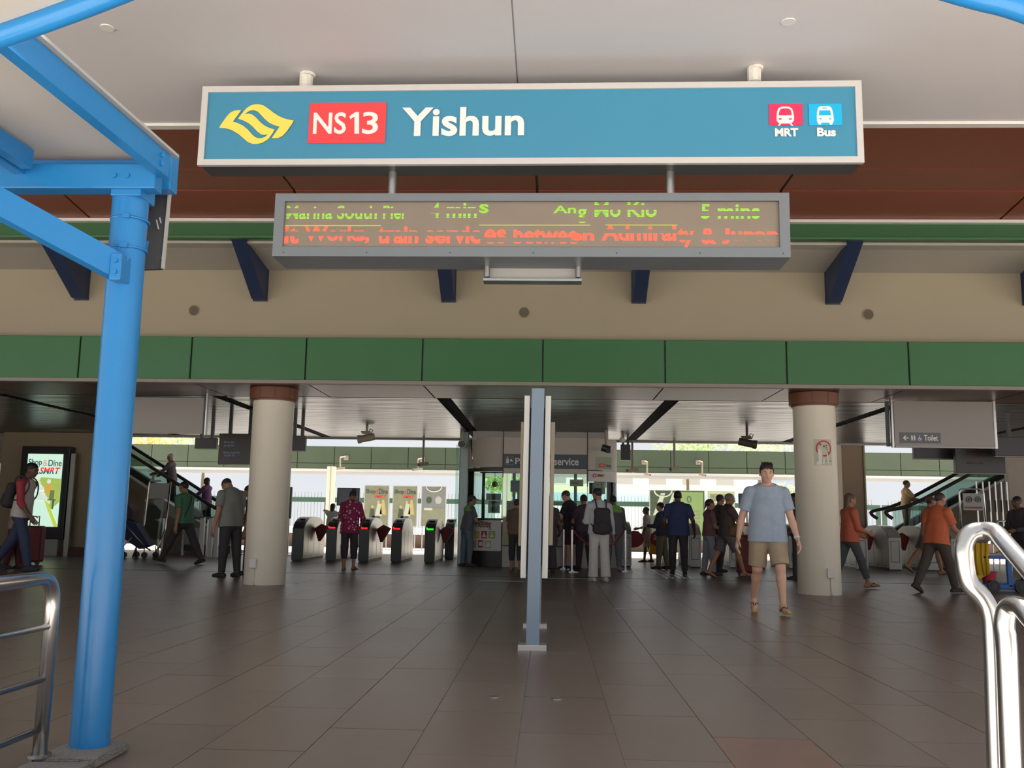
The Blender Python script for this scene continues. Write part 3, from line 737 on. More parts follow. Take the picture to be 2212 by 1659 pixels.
a, b = zl(612, 300), zl(935, 408); led('South', a[0], a[1], b[0], b[1], gl, [(0, .42), (.8, 1)])
a, b = zl(980, 300), zl(1180, 408); led('Pier', a[0], a[1], b[0], b[1], gl, [(0, .42), (.8, 1)])
a, b = zl(1362, 278), zl(1437, 400); led('4', a[0], a[1], b[0], b[1], gl, [(0, .32), (.68, 1)])
a, b = zl(1488, 278), zl(1732, 400); led('min', a[0], a[1], b[0], b[1], gl, [(0, .28), (.64, .7), (.8, 1)])
a, b = zl(1748, 290), zl(1826, 362); led('s', a[0], a[1], b[0], b[1], gl, [(0, 1)])
a, b = zr(203, 300), zr(386, 362); led('An', a[0], a[1], b[0], b[1], gl, [(0, .98)])
a, b = zr(396, 325), zr(472, 440); led('g', a[0], a[1], b[0], b[1], gl, [(0, .08), (.4, .95)])
a, b = zr(532, 272), zr(742, 392); led('Mo', a[0], a[1], b[0], b[1], gl, [(0, .46), (.8, 1)])
a, b = zr(796, 272), zr(1030, 392); led('Kio', a[0], a[1], b[0], b[1], gl, [(0, .46), (.8, 1)])
a, b = zr(1385, 290), zr(1458, 406); led('5', a[0], a[1], b[0], b[1], gl, [(0, .16), (.54, 1)])
a, b = zr(1518, 292), zr(1852, 406); led('mins', a[0], a[1], b[0], b[1], gl, [(0, .16), (.54, 1)])
a, b = zl(188, 464), zl(312, 604); led('it', a[0], a[1], b[0], b[1], ol, [(0, .42), (.7, 1)], .034)
a, b = zl(348, 464), zl(875, 604); led('Works,', a[0], a[1], b[0], b[1], ol, [(0, .42), (.7, 1)], .034)
a, b = zl(932, 464), zl(1266, 604); led('train', a[0], a[1], b[0], b[1], ol, [(0, .42), (.68, 1)], .034)
a, b = zl(1320, 464), zl(1760, 604); led('servic', a[0], a[1], b[0], b[1], ol, [(0, .42), (.68, 1)], .034)
a, b = zl(1788, 492), zl(1966, 604); led('es', a[0], a[1], b[0], b[1], ol, [(0, .08), (.45, 1)], .034)
xa, ya = zl(2022, 466); xb, yb = zr(404, 604); led('betwee', xa, ya, xb, yb, ol, [(0, .08), (.36, .8)], .034)
a, b = zr(404, 522), zr(530, 580); led('en', a[0]-18, a[1], b[0], b[1], ol, [(0, 1)], .034)
a, b = zr(588, 458), zr(1185, 582); led('Admiral', a[0], a[1], b[0], b[1], ol, [(0, .46), (.74, 1)], .034)
a, b = zr(1196, 480), zr(1330, 634); led('ty', a[0], a[1], b[0], b[1], ol, [(0, .36), (.66, 1)], .034)
a, b = zr(1388, 480), zr(1506, 608); led('&', a[0], a[1], b[0], b[1], ol, [(0, .24), (.6, 1)], .034)
a, b = zr(1552, 480), zr(2000, 608); led('Juron', a[0], a[1], b[0], b[1], ol, [(0, .24), (.6, 1)], .034)
for x0, y0, x1, y1 in ((*zl(196, 459), *zl(966, 464)), (*zl(1750, 455), *zr(500, 460)), (*zr(620, 454), *zr(1195, 459))):
    flat(rect(*lr(x0, y0, x1, y1)), PLs, .002, yl_, ld, 'led_line')
for px in (836, 1454):
    q = PL(pxl(px, 418)[0], H2, -.2); z1 = PS(pxs(px, 357)[0], .02, -.2)[2]
    obj('hanger', MB().cyl((q[0], q[1], q[2]-.02), (q[0], q[1], z1), .036, 18), steel, ld, 'auto')
# small hanging panel behind the display
hpn = thing('suspended_sign', 'small grey panel on two steel tubes hanging under the train display', 'panel', (at(1150, 590, 7.05)))
zb = at(1150, 608, 7.05)[2]; zt2 = PL(0, 0, 0)[2]
for px in (1052, 1249):
    q = at(px, 590, 7.0); obj('hanger', MB().cyl((q[0], 7.0, zb+.02), (q[0], 7.0, zt2+.02), .024, 14), steel, hpn, 'auto')
xa, xb = at(1046, 590, 7.08)[0], at(1256, 590, 7.08)[0]
obj('panel', MB().box(xa, 7.05, zb, xb, 7.09, zt2+.02), lgrey, hpn)
obj('bottom_channel', MB().box(xa, 6.98, zb-.012, xb, 7.1, zb+.004), steel, hpn)

# ================================================================== DIRECTORY PYLON (seen edge-on)
py = thing('directory_pylon', 'edge-on information pylon with two blue-grey posts and white boards', 'information board', (-.13, 8.15, 0))
def lean(mb):
    mb.v = [(x+.011*z, y, z) for x, y, z in mb.v]; return mb
for Y, hw, zt3 in ((8.15, .056, 2.26), (9.8, .056, 2.26)):
    p_ = obj('post', lean(MB().box(-.125-hw, Y, .0, -.125+hw, Y+.10, zt3, .004)), bluegrey, py)
    obj('base_plate', MB().box(-.25, Y-.03, -.004, -.005, Y+.14, .045, .004), alu, p_)
for sd_, x0, x1, z0, z1, ya, yb in ((-1, -.245, -.196, .60, 2.2, 8.2, 9.85), (-1, -.275, -.25, .87, 1.98, 8.35, 9.7), (1, -.058, -.008, .60, 2.2, 8.2, 9.85), (1, -.004, .032, .88, 1.98, 8.35, 9.7)):
    bdp = obj('board', lean(MB().box(x0, ya, z0, x1, yb, z1, .004)), white if z0 < .7 else cream, py)
obj('spacer', lean(MB().box(-.2, 8.3, .7, -.18, 9.7, 2.1)), black, py)
obj('spacer', lean(MB().box(-.07, 8.3, .7, -.057, 9.7, 2.1)), black, py)
# small blue sign beyond it
q = at(1192, 915, 21.0)
bsn = thing('blue_sign', 'small blue hanging sign mostly hidden behind the pylon', 'sign', (q[0], 21, q[2]))
obj('panel', MB().box(q[0]-.5, 21, at(1192, 938, 21)[2], at(1201, 915, 21)[0], 21.05, at(1192, 891, 21)[2]), mat('info_blue', (40, 130, 200), .5, var=.03), bsn)
obj('hanger', MB().cyl((q[0]-.2, 21.02, at(1192, 893, 21)[2]), (q[0]-.2, 21.02, hz+.01), .015, 8), steel, bsn)
text('e', letter, bsn, lambda u, w, d: V(u, 21-d, w), (at(1187, 915, 21)[0], at(1187, 915, 21)[2], at(1191, 915, 21)[0], at(1187, 908, 21)[2]), .004)
# ================================================================== FARE GATES
gsteel = mat('gate_steel', (196, 194, 188), .34, .7, var=.05, scale=4)
gdark = mat('gate_dark', (60, 64, 62), .35, var=.06)
gwhite = mat('gate_white', (214, 212, 206), .4, var=.03)
ledred = mat('led_red', (255, 40, 50), .5, var=0, emit=1.2); ledgrn = mat('led_bright_green', (60, 240, 60), .5, var=0, emit=1.2)
def gate_profile(L, h=1.1):
    pts = [(0, .06), (0, .80), (.10, .90), (.2, .965), (.34, 1.02), (.52, 1.07), (.75, h-.005), (1.0, h), (L-.55, h-.02), (L-.3, 1.0), (L-.1, .9), (L, .8), (L, .06)]
    return pts
def gate(x, y, label, w=.27, L=2.0, led_m=None, paddle=None, front='dark', rightface=True, round_p=False):
    g = thing('fare_gate', label, 'fare gate', (x, y, 0), 'fare gates across the hall')
    pr = gate_profile(L)
    obj('body', MB().prism([(x-w/2+.012, y+p, z) for p, z in pr], (w-.024, 0, 0)), gsteel, g)
    for s in (-1, 1):
        xx = x+s*(w/2-.012)
        pn = obj('side_panel', MB().prism([(xx, y+p*.985+.014, z*.985+.01) for p, z in pr], (s*.012, 0, 0)), gsteel if front == 'dark' else gwhite, g)
        for yy in (.45, 1.05, 1.6):
            obj('panel_seam', MB().box(x+s*w/2-.002*s, y+yy-.006, .1, x+s*w/2+.002*s, y+yy+.006, .78), dgrey, pn)
        for yy in (.25, .75, 1.35):
            obj('vent_slot', MB().box(x+s*w/2-.002*s, y+yy-.07, .11, x+s*w/2+.003*s, y+yy+.07, .125), black, pn)
    obj('plinth', MB().box(x-w/2+.02, y+.02, -.004, x+w/2-.02, y+L-.02, .07), black, g)
    if front == 'dark':
        obj('front_panel', MB().box(x-w/2+.006, y-.012, .03, x+w/2-.006, y+.004, .80, .004), gdark, g)
    else:
        fp = obj('front_panel', MB().box(x-w/2+.006, y-.012, .03, x+w/2-.006, y+.004, .80, .004), gwhite, g)
        for q in ((x-w*.33, .2, x-w*.30, .72), (x+w*.30, .2, x+w*.33, .72), (x-w*.33, .2, x+w*.33, .212), (x-w*.33, .71, x+w*.33, .722)):
            obj('outline', MB().box(q[0], y-.015, q[1], q[2], y-.011, q[3]), dgrey, fp)
    tp = [(0, .80), (.10, .90), (.2, .965), (.34, 1.02), (.52, 1.07)]
    vs = []; 
    for p, z in tp:
        for xx in (x-w/2+.02, x+w/2-.02):
            vs += [(xx, y+p-.008, z+.008), (xx, y+p+.01, z-.006)]
    fs = []
    for k in range(len(tp)-1):
        a = k*4; b = a+4; fs += [(a, a+2, b+2, b), (a+1, b+1, b+3, a+3), (a, b, b+1, a+1), (a+2, a+3, b+3, b+2)]
    tpn = raw('top_panel', vs, fs, gdark if front == 'dark' else lgrey, g)
    obj('reader_plate', MB().beam((x-.07, y+.36, 1.045), (x+.07, y+.36, 1.045), .08, .012), lgrey, tpn)
    if led_m is not None:
        obj('light_bar', MB().beam((x-w*.30, y+.012, .835), (x+w*.30, y+.012, .835), .02, .032), led_m, g)
        obj('light_bar', MB().box(x-w*.34, y-.004, .83, x-w*.26, y+.025, .875), led_m, g)
    for s in (paddle or ()):
        xx = x+s*(w/2-.005); yy = y+L*.5
        if round_p:
            pts = [(xx, .80), (xx+s*.12, .87), (xx+s*.25, .86), (xx+s*.36, .77), (xx+s*.40, .66), (xx+s*.36, .54), (xx+s*.24, .46), (xx+s*.1, .44), (xx, .46)]
        else:
            pts = [(xx-s*.01, .80), (xx+s*.17, .92), (xx+s*.38, .83), (xx+s*.16, .47), (xx+s*.10, .47)]
        obj('paddle', MB().prism([(a, yy, z) for a, z in pts], (0, .05, 0)), red, g)
    return g
def gx(px, py=1212): return G(px, py)
Yg = 23.3
def X_at(px, Y=Yg, py=1150): return at(px, py, Y)[0]
gate(X_at(644), Yg, 'wide steel fare gate with dark red flap, nearest the cream column on its left row', .30, 2.2, None, (1,))
gate(X_at(716.5), Yg, 'steel fare gate with red light, half behind the woman in pink', .27, 2.0, ledred, None)
gate(X_at(786.5), Yg, 'steel fare gate with red light and dark red flap, right of the pink blouse', .27, 2.0, ledred, (1,))
gate(X_at(857), Yg, 'steel fare gate with red light and no open flap, left of the green-lit gate', .27, 2.0, ledred, None)
gate(X_at(929), Yg, 'steel fare gate with green light and dark red flap, beside the service booth', .27, 2.0, ledgrn, (1,))
gate(X_at(972, 25.5), 25.4, 'dark short gate post behind the green-lit gate, next to the booth', .26, 1.0, None, (-1,))
gate(X_at(1350), Yg-.3, 'wide-lane gate with rounded dark red flap, behind the right queue post', .27, 1.8, None, (1,), 'white', round_p=True)
gate(X_at(1452, 24.3), 24.3, 'wide-lane gate with rounded flap, hidden behind the man in the blue shirt', .2, 1.6, None, (-1,), 'white', round_p=True)
gate(X_at(1500), Yg-.1, 'white-fronted fare gate between the blue-shirted man and the woman in maroon', .30, 2.0, None, None, 'white')
gate(X_at(1588), Yg, 'white-fronted fare gate behind the walking couple', .30, 2.0, None, None, 'white')
gate(X_at(1640), Yg, 'white-fronted fare gate behind the man in shorts', .30, 2.0, None, None, 'white')
gate(X_at(1716), Yg, 'white-fronted fare gate with green light, left of the sticker column', .30, 2.0, ledgrn, None, 'white')
gate(X_at(1866), Yg+.2, 'white-fronted fare gate with red light, beside the woman in orange', .30, 2.0, ledred, (-1,), 'white')
gate(X_at(1938), Yg+.2, 'white-fronted fare gate with dark red flap, left of the man in orange', .32, 2.0, None, (-1,), 'white')
gate(X_at(2018), Yg+.2, 'white-fronted fare gate mostly hidden behind the man in orange', .32, 2.0, None, (-1,), 'white')
gate(X_at(2078), Yg+.3, 'pale fare gate just left of the looped steel handrail', .32, 2.0, None, None, 'white')
# slim white gate posts on the left and low railings
for k, px in enumerate((436, 455, 468)):
    p = X_at(px, 24.5)
    q = thing('gate_post', ('slim white gate post nearest the green-shirted man', 'slim white gate post, middle of the three left of the column', 'slim white gate post nearest the grey-shirted man')[k], 'post', (p, 24.5, 0), 'slim white posts of the left barrier')
    obj('shaft', MB().box(p-.05, 24.45, -.004, p+.05, 24.6, 1.02, .01), white, q)
    obj('cap', MB().box(p-.055, 24.44, 1.02, p+.055, 24.61, 1.045, .006), gdark, q)
q0, q1 = X_at(395, 25.5), X_at(505, 25.5)
lb = thing('low_barrier', 'low dark barrier with pale glass infill behind the grey-shirted man', 'barrier', ((q0+q1)/2, 25.5, 0))
obj('rail', MB().box(q0, 25.45, .98, q1, 25.55, 1.06), gdark, lb)
obj('infill', MB().box(q0, 25.48, .3, q1, 25.52, .75), lgrey, lb)
obj('kick_plate', MB().box(q0, 25.47, .12, q1, 25.53, .28), dgrey, lb)
for x in (q0+.03, (q0+q1)/2, q1-.03): obj('post', MB().box(x-.03, 25.46, -.004, x+.03, 25.54, .98), steel, lb)

# ================================================================== PASSENGER SERVICE BOOTH
bw = mat('booth_white', (206, 200, 190), .45, var=.03)
glass = glassmat('booth_glass', (.80, .95, .90), clear=.88)
bt = thing('service_booth', 'rounded passenger service booth with grey lettered band and glass windows', 'booth', (-.2, 23.0, 0))
BX0, BX1 = -1.09, .92; BY = 22.15; BL_, BR_ = -2.1, 1.68; BYs = 23.0
def side_curve(x0, x1, y0, y1, n=6):   # quarter-ellipse footprint
    return [(x0+(x1-x0)*math.sin(t), y1-(y1-y0)*math.cos(t)) for t in np.linspace(0, math.pi/2, n+1)]
lc = side_curve(BX0, BL_, BY+.04, BYs); rcv = side_curve(BX1, BR_, BY+.04, BYs)
def curved(name, cv, z0, z1, th, m, parent, sg_):
    vs, fs = [], []
    for (x, y) in cv:
        for z in (z0, z1): vs += [(x, y, z), (x-sg_*th*.3, y+th, z)]
    for k in range(len(cv)-1):
        a = 4*k; b = a+4; fs += [(a, b, b+2, a+2), (a+1, a+3, b+3, b+1), (a+2, b+2, b+3, a+3), (a, a+1, b+1, b)]
    L = 4*(len(cv)-1); fs += [(0, 2, 3, 1), (L, L+1, L+3, L+2)]
    return raw(name, vs, fs, m, parent, 'auto')
obj('band_panel', MB().box(BX0+.01, BY, 2.2, BX1-.01, BY+.06, 3.06, .006), bw, bt)
curved('band_panel', lc, 2.34, 3.06, .05, bw, bt, -1)
curved('band_panel', rcv, 2.30, 3.06, .05, bw, bt, 1)
curved('lower_band', rcv, 2.03, 2.28, .05, white, bt, 1)
curved('canopy_edge', lc, 2.24, 2.32, .25, gdark, bt, -1)
obj('roof_set_back', MB().box(BL_+.25, BY+.25, 3.0, BR_-.25, 24.4, hz), lgrey, bt)
obj('seam_strip', MB().box(BX0-.012, BY-.006, 2.1, BX0+.012, BY+.05, hz), dgrey, bt)
obj('seam_strip', MB().box(BX1-.012, BY-.006, 1.9, BX1+.012, BY+.05, hz), dgrey, bt)
bandm = mat('booth_band', (84, 96, 106), .5, var=.04)
PB_ = lambda u, w, d: V(u, BY-.004-d, w)
z1, z0 = at(1150, 981, BY)[2], at(1150, 1012, BY)[2]
lbp = flat(rect(BX0+.012, z0, BX1-.014, z1), PB_, .008, bandm, bt, 'letter_band')
PBt = lambda u, w, d: V(u, BY-.013-d, w)
def bx(px): return at(px, 1000, BY)[0]
def bz(px, py): return at(px, py, BY)[2]
text('Pa', letter, bt, PBt, (bx(1113), bz(1113, 1003), bx(1132), bz(1113, 989)), .004, .02)
text('ssenger', letter, bt, PBt, (bx(1134), bz(1134, 1006), bx(1193), bz(1134, 990)), .004, .02)
text('service', letter, bt, PBt, (bx(1197), bz(1200, 1005), bx(1250), bz(1200, 989.5)), .004, .02)
u0_, u1_, w0_, w1_ = bx(1091), bx(1109), bz(1091, 1004.5), bz(1091, 986)
for q in ((u0_, w0_, u1_, w0_+.008), (u0_, w1_-.008, u1_, w1_), (u0_, w0_, u0_+.008, w1_), (u1_-.008, w0_, u1_, w1_)): flat(rect(*q), PBt, .003, lgrey, bt, 'icon_frame')
du, dw = (u1_-u0_), (w1_-w0_)
for cx_, hgt in ((.3, .8), (.72, .62)):
    c_ = u0_+du*cx_
    flat(circ(c_, w0_+dw*(hgt+.02), .02, 10), PBt, .003, letter, bt, 'icon_head')
    flat([(c_-.03, w0_+dw*.2), (c_+.03, w0_+dw*.2), (c_+.035, w0_+dw*(hgt-.1)), (c_-.035, w0_+dw*(hgt-.1))] if cx_ < .5 else [(c_-.04, w0_+dw*.45), (c_+.035, w0_+dw*.4), (c_+.035, w0_+dw*.55), (c_-.01, w0_+dw*.6)], PBt, .003, letter, bt, 'icon_body')
# notices on the curved right end
pr_ = lambda u, w, d: V(BX1+.12+u, BY+.055+.16*u+.42*u*u-d, w)
flat(rect(.09, 2.33, .46, 2.62), pr_, .012, mat('notice_green', (168, 184, 160), .5, var=.04), bt, 'notice')
flat(rect(.16, 2.37, .30, 2.46), lambda u, w, d: pr_(u, w, d+.013), .004, signred, bt, 'code_panel')
text('NS13', letter, bt, lambda u, w, d: pr_(u, w, d+.018), (.175, 2.39, .285, 2.44), .003)
text('Yishun', dgrey, bt, lambda u, w, d: pr_(u, w, d+.013), (.32, 2.385, .45, 2.445), .003)
pr2 = lambda u, w, d: V(BX1+.12+u, BY+.045+.16*u+.42*u*u-d, w)
ring_ = circ(.05, 2.17, .045, 18)
flat(ring_, pr2, .012, mat('mark_red', (200, 40, 50), .5, var=0), bt, 'round_mark')
flat(circ(.05, 2.17, .028, 14), lambda u, w, d: pr2(u, w, d+.013), .003, white, bt, 'mark_centre')
text('SMRT', mat('mark_dark_red', (120, 40, 48), .5, var=0), bt, lambda u, w, d: pr2(u, w, d+.004), (.125, 2.145, .30, 2.20), .006, .03, shear=.3)
# glass
obj('window_pane', MB().box(BX0+.02, BY+.02, 1.16, BX1-.02, BY+.03, 2.2), glass, bt)
curved('window_pane', lc, 1.1, 2.24, .008, glass, bt, -1)
curved('window_pane', rcv, 1.16, 2.03, .008, glass, bt, 1)
for x, y in ((BX0, BY+.03), (BX1, BY+.03), (-.1, BY+.03)): obj('window_post', MB().box(x-.012, y-.01, 1.14, x+.012, y+.03, 2.22), steel, bt)
# counters
obj('counter_base', MB().box(BX0+.01, BY-.05, .50, -.80, BY+.4, 1.14, .008), bw, bt)
obj('counter_base', MB().box(BX0+.01, BY-.05, -.004, -.80, BY+.4, .485, .008), bw, bt)
obj('counter_base', MB().box(-.79, BY, .50, BX1, BY+.4, 1.14, .008), bw, bt)
obj('counter_base', MB().box(-.79, BY, -.004, BX1, BY+.4, .485, .008), bw, bt)
obj('counter_top', MB().box(BX0-.02, BY-.1, 1.14, BX1+.03, BY+.5, 1.18, .006), steel, bt)
curved('counter_base', rcv, -.004, 1.14, .3, bw, bt, 1)
obj('leaf_panel', MB().box(BX0+.03, BY-.062, .52, -.815, BY-.05, .8), mat('leaf_print', (190, 196, 140), .5, var=.12), bt)
obj('slot', MB().box(-.97, BY-.06, .88, -.94, BY-.05, 1.02), dgrey, bt)
curved('counter_base', lc, -.004, .36, .2, black, bt, -1)
curved('counter_shelf', lc, 1.08, 1.13, .35, mat('shelf_teal', (58, 88, 84), .4, var=.05), bt, -1)
# banner on the left counter
bn = thing('banner', 'white counter banner with coloured pictogram squares beside the capped staff man', 'banner', (-1.5, BY+.1, .36))
pbn = lambda u, w, d: V(u, BY+.02-d+.35*max(0, (-1.12-u))**1.5, w)
n = 8; us = np.linspace(-1.92, -1.11, n+1); vs = []
for u in us:
    for w in (.36, 1.08): vs += [pbn(u, w, 0), pbn(u, w, .012)]
fs = []
for k in range(n):
    a = 4*k; b = a+4; fs += [(a, a+2, b+2, b), (a+1, b+1, b+3, a+3), (a, b, b+1, a+1), (a+2, a+3, b+3, b+2)]
raw('sheet', vs, fs, white, bn)
pbt = lambda u, w, d: pbn(u, w, d+.013)
def bnp(px, py): q = at(px, py, BY+.05); return q[0], q[2]
a0, b0 = bnp(1027, 1142), bnp(1061, 1127)
text('mob.sg', dgrey, bn, pbt, (a0[0]-.02, a0[1]-.02, b0[0], b0[1]+.03), .003, .005)
for (x0, y0, x1, y1, c_, ic_) in ((1022, 1147, 1036, 1163, (214, 200, 120), 0), (1039, 1147, 1052, 1163, (196, 50, 84), 1), (1055, 1147, 1070, 1163, (150, 190, 90), 2), (1019, 1167, 1028, 1183, (200, 200, 120), 0), (1032, 1167, 1043, 1183, (196, 50, 84), 3), (1046, 1168, 1061, 1184, (168, 198, 120), 4)):
    p, q = bnp(x0, y1), bnp(x1, y0)
    flat(rect(p[0], p[1], q[0], q[1]), pbt, .004, mat('square_%d%d%d' % c_, c_, .5, var=.03), bn, 'pictogram_square')
    cu, cw = (p[0]+q[0])/2, (p[1]+q[1])/2; h = (q[1]-p[1])/2
    pt2 = lambda u, w, d: pbn(u, w, d+.018)
    if ic_ in (1, 2): flat([(cu-h*.6, cw-h*.6), (cu+h*.6, cw-h*.6), (cu+h*.15, cw+h*.2), (cu-h*.15, cw+h*.2)], pt2, .003, letter, bn, 'pictogram'); flat(circ(cu, cw+h*.45, h*.2, 8), pt2, .003, letter, bn, 'pictogram')
    if ic_ == 3: flat(rect(cu-h*.5, cw-h*.5, cu+h*.5, cw+h*.5), pt2, .003, letter, bn, 'pictogram')
    if ic_ == 4: flat([(cu-h*.8, cw-h*.7), (cu+h*.8, cw-h*.7), (cu+h*.5, cw+h*.5), (cu-h*.3, cw+h*.6)], pt2, .003, white, bn, 'pictogram')
# left steel corner column with speaker
cx1 = at(1001, 1080, 22.6)[0]
obj('corner_column', MB().box(cx1-.12, 22.6, -.004, cx1+.10, 22.8, hz, .02), mat('corner_metal', (118, 132, 132), .3, .6, var=.06), bt)
obj('corner_glass', MB().box(cx1-.2, 22.55, .9, cx1-.13, 22.56, 2.9), glass, bt)
obj('corner_rail', MB().tube([at(1018, 950, 22.5), at(1020, 985, 22.5), at(1026, 1013, 22.45)], .02, 8), chrome, bt, True)
# back of booth
obj('back_frame', MB().box(BL_+.3, 24.3, 2.3, BR_-.3, 24.36, 3.0), gdark, bt)
for x in (-1.7, -.9, -.1, .7, 1.3): obj('back_post', MB().box(x-.04, 24.3, -.004, x+.04, 24.36, 2.3), gdark, bt)
obj('back_sill', MB().box(BL_+.3, 24.28, 0, BR_-.3, 24.38, 1.05), lgrey, bt)
# things in and on the booth
def board(name, label, cat, px0, py0, px1, py1, Y, body, parts=()):
    a, b = at(px0, py1, Y), at(px1, py0, Y)
    t = thing(name, label, cat, ((a[0]+b[0])/2, Y, a[2]))
    obj('panel', MB().box(a[0], Y, a[2], b[0], Y+.03, b[2]), body, t)
    for (nm, fx0, fz0, fx1, fz1, m) in parts:
        obj(nm, MB().box(a[0]+(b[0]-a[0])*fx0, Y-.006, a[2]+(b[2]-a[2])*fz0, a[0]+(b[0]-a[0])*fx1, Y, a[2]+(b[2]-a[2])*fz1), m, t)
    return t
notered = mat('notice_red', (150, 60, 52), .5, var=.05); paper = mat('paper', (214, 206, 196), .6, var=.03)
board('notice_board', 'white notice with dark red header on the counter shelf', 'notice', 1054, 1082, 1080, 1108, BY+.12, paper, (('header', .06, .78, .94, .95, notered), ('picture', .2, .12, .45, .5, dgrey), ('picture', .58, .12, .82, .5, dgrey), ('frame_edge', 0, 0, 1, .03, lgrey)))
board('notice_board', 'brown backed box display standing above the red-headed notice', 'notice', 1050, 1066, 1082, 1080, BY+.3, mat('box_brown', (120, 104, 92), .6, var=.1), (('rim', 0, .85, 1, 1, lgrey),))
board('notice_board', 'patterned red-and-white leaflet panel left of the woman in brown', 'notice', 1094, 1082, 1116, 1112, BY+.06, mat('leaflet_mix', (176, 120, 110), .5, var=.5, scale=25), (('frame_edge', 0, .97, 1, 1, lgrey), ('frame_edge', 0, 0, 1, .03, lgrey)))
board('notice_board', 'pink poster strip along the counter behind the boy in black', 'notice', 1196, 1085, 1232, 1092, BY+.34, mat('pink_strip', (196, 150, 140), .6, var=.1), (('strip', 0, .3, 1, .7, white),))
ybm = mat('banner_yellow', (206, 170, 40), .5, var=.15, scale=8)
for lab, x0, y0, x1, y1 in (('yellow hanging notice above the boy in black inside the booth', 1231, 1036, 1260, 1050), ('yellow hanging notice on the curved end of the booth window', 1283, 1037, 1320, 1053)):
    t = board('hanging_notice', lab, 'notice', x0, y0, x1, y1, BY+.55, ybm, (('print', .1, .55, .8, .7, mat('print_brown', (140, 90, 30), .5)), ('print', .1, .3, .6, .42, MATS['print_brown'])))
    obj('hanger', MB().box(t.location.x-.01, BY+.56, t.location.z+.1, t.location.x+.01, BY+.57, 2.35), gdark, t)
for lab, px, py_, s in (('dark computer monitor behind the glass left of the pylon', 1120, 1050, .3), ('dark monitor behind the glass above the white-shirted man', 1290, 1055, .3)):
    p = at(px, py_, 23.2); m_ = thing('monitor', lab, 'monitor', (p[0], 23.2, 1.18))
    obj('screen', MB().box(p[0]-.2, 23.18, p[2]-.14, p[0]+.2, 23.23, p[2]+.14, .01), black, m_); obj('stand', MB().box(p[0]-.03, 23.21, 1.0, p[0]+.03, 23.24, p[2]-.12), black, m_)
obj('inner_desk', MB().box(BL_+.4, 22.9, .7, BR_-.4, 23.5, 1.0), gdark, bt)
# fan / round red stop disc
p = at(1069, 1046, 22.9); dsk = thing('round_disc', 'round dark red disc sign hanging behind the booth glass', 'sign', (p[0], 22.9, p[2]))
obj('disc', MB().cyl((p[0], 22.9, p[2]), (p[0], 22.93, p[2]), .075, 20), notered, dsk, 'auto'); obj('hanger', MB().box(p[0]-.006, 22.91, p[2]+.07, p[0]+.006, 22.92, 3.0), gdark, dsk)

# ================================================================== QUEUE POSTS
beltm = mat('belt_red', (110, 30, 44), .6, var=.05)
def qpost(px, py_, label):
    g = G(px, py_); q = thing('queue_post', label, 'queue post', (g[0], g[1], 0), 'steel queue posts at the booth')
    obj('shaft', MB().cyl((g[0], g[1], .02), (g[0], g[1], .93), .028, 14), chrome, q, 'auto')
    obj('base', MB().cyl((g[0], g[1], -.004), (g[0], g[1], .025), .16, 24).cyl((g[0], g[1], .02), (g[0], g[1], .05), .05, 16), chrome, q, 'auto')
    obj('head', MB().cyl((g[0], g[1], .90), (g[0], g[1], .98), .036, 14), black, q, 'auto')
    return q, g
def belt(q, a, b, sag):
    pts = []
    for t in np.linspace(0, 1, 13): pts.append(a*(1-t)+b*t-V(0, 0, sag*4*t*(1-t)))
    vs, fs = [], []
    for p_ in pts: vs += [p_+V(0, 0, .03), p_-V(0, 0, .03), p_+V(0, .006, .03), p_+V(0, .006, -.03)]
    for k in range(12):
        a_ = 4*k; b_2 = a_+4; fs += [(a_, b_2, b_2+1, a_+1), (a_+2, a_+3, b_2+3, b_2+2), (a_, a_+2, b_2+2, b_2), (a_+1, b_2+1, b_2+3, a_+3)]
    raw('belt', vs, fs, beltm, q)
qa, ga = qpost(1217, 1230, 'steel queue post nearest the pylon, by the boy in black')
qb, gb_ = qpost(1235, 1236, 'steel queue post right beside the boy in black shirt')
qc, gc = qpost(1351, 1235, 'steel queue post in front of the wide gate, right of the staff man')
z9 = V(0, 0, .93)
belt(qa, V(ga[0], ga[1], .93), V(at(1185, 1190, 21.6)[0], 21.6, .5), .02)
belt(qb, V(gb_[0], gb_[1], .93), V(*at(1300, 1182, 20.8)), .12)
belt(qc, V(gc[0], gc[1], .93), V(*at(1300, 1182, 20.8)), .12)

# ================================================================== HANGING SIGNS
tgl = mat('panel_glass_grey', (150, 144, 138), .3, var=.03)
a, b = at(1934, 964, 15.9), at(2143, 868, 15.9)
ts = thing('toilet_sign', 'grey hanging panel with arrow and Toilet lettering between two steel tubes', 'sign', ((a[0]+b[0])/2, 15.9, a[2]))
obj('panel', MB().box(a[0], 15.9, a[2], b[0], 15.94, b[2]), tgl, ts)
obj('bottom_edge', MB().box(a[0], 15.88, a[2]-.02, b[0], 15.96, a[2]), lgrey, ts)
for x, nm in ((a[0]-.03, 1), (b[0]+.03, 2)):
    obj('hanger', MB().cyl((x, 15.92, a[2]-.02), (x, 15.92, hz-.003), .03, 14), chrome, ts, 'auto')
    obj('side_rail', MB().box(x-.09 if nm == 1 else x-.05, 15.95, a[2], x-.03 if nm == 1 else x-.02, 15.98, b[2]), dgrey, ts)
a2, b2 = at(1944, 957, 15.9), at(2031, 935, 15.9)
PT = lambda u, w, d: V(u, 15.898-d, w)
flat(rect(a2[0], a2[2], b2[0], b2[2]), PT, .006, mat('toilet_band', (104, 106, 108), .5, var=.02), ts, 'letter_band')
PTt = lambda u, w, d: V(u, 15.891-d, w)
def tp_(px, py_): q = at(px, py_, 15.9); return q[0], q[2]
p, q = tp_(1996, 952), tp_(2025, 940)
text('Toilet', letter, ts, PTt, (p[0], p[1], q[0], q[1]), .004, .015)
c_ = tp_(1950, 946)
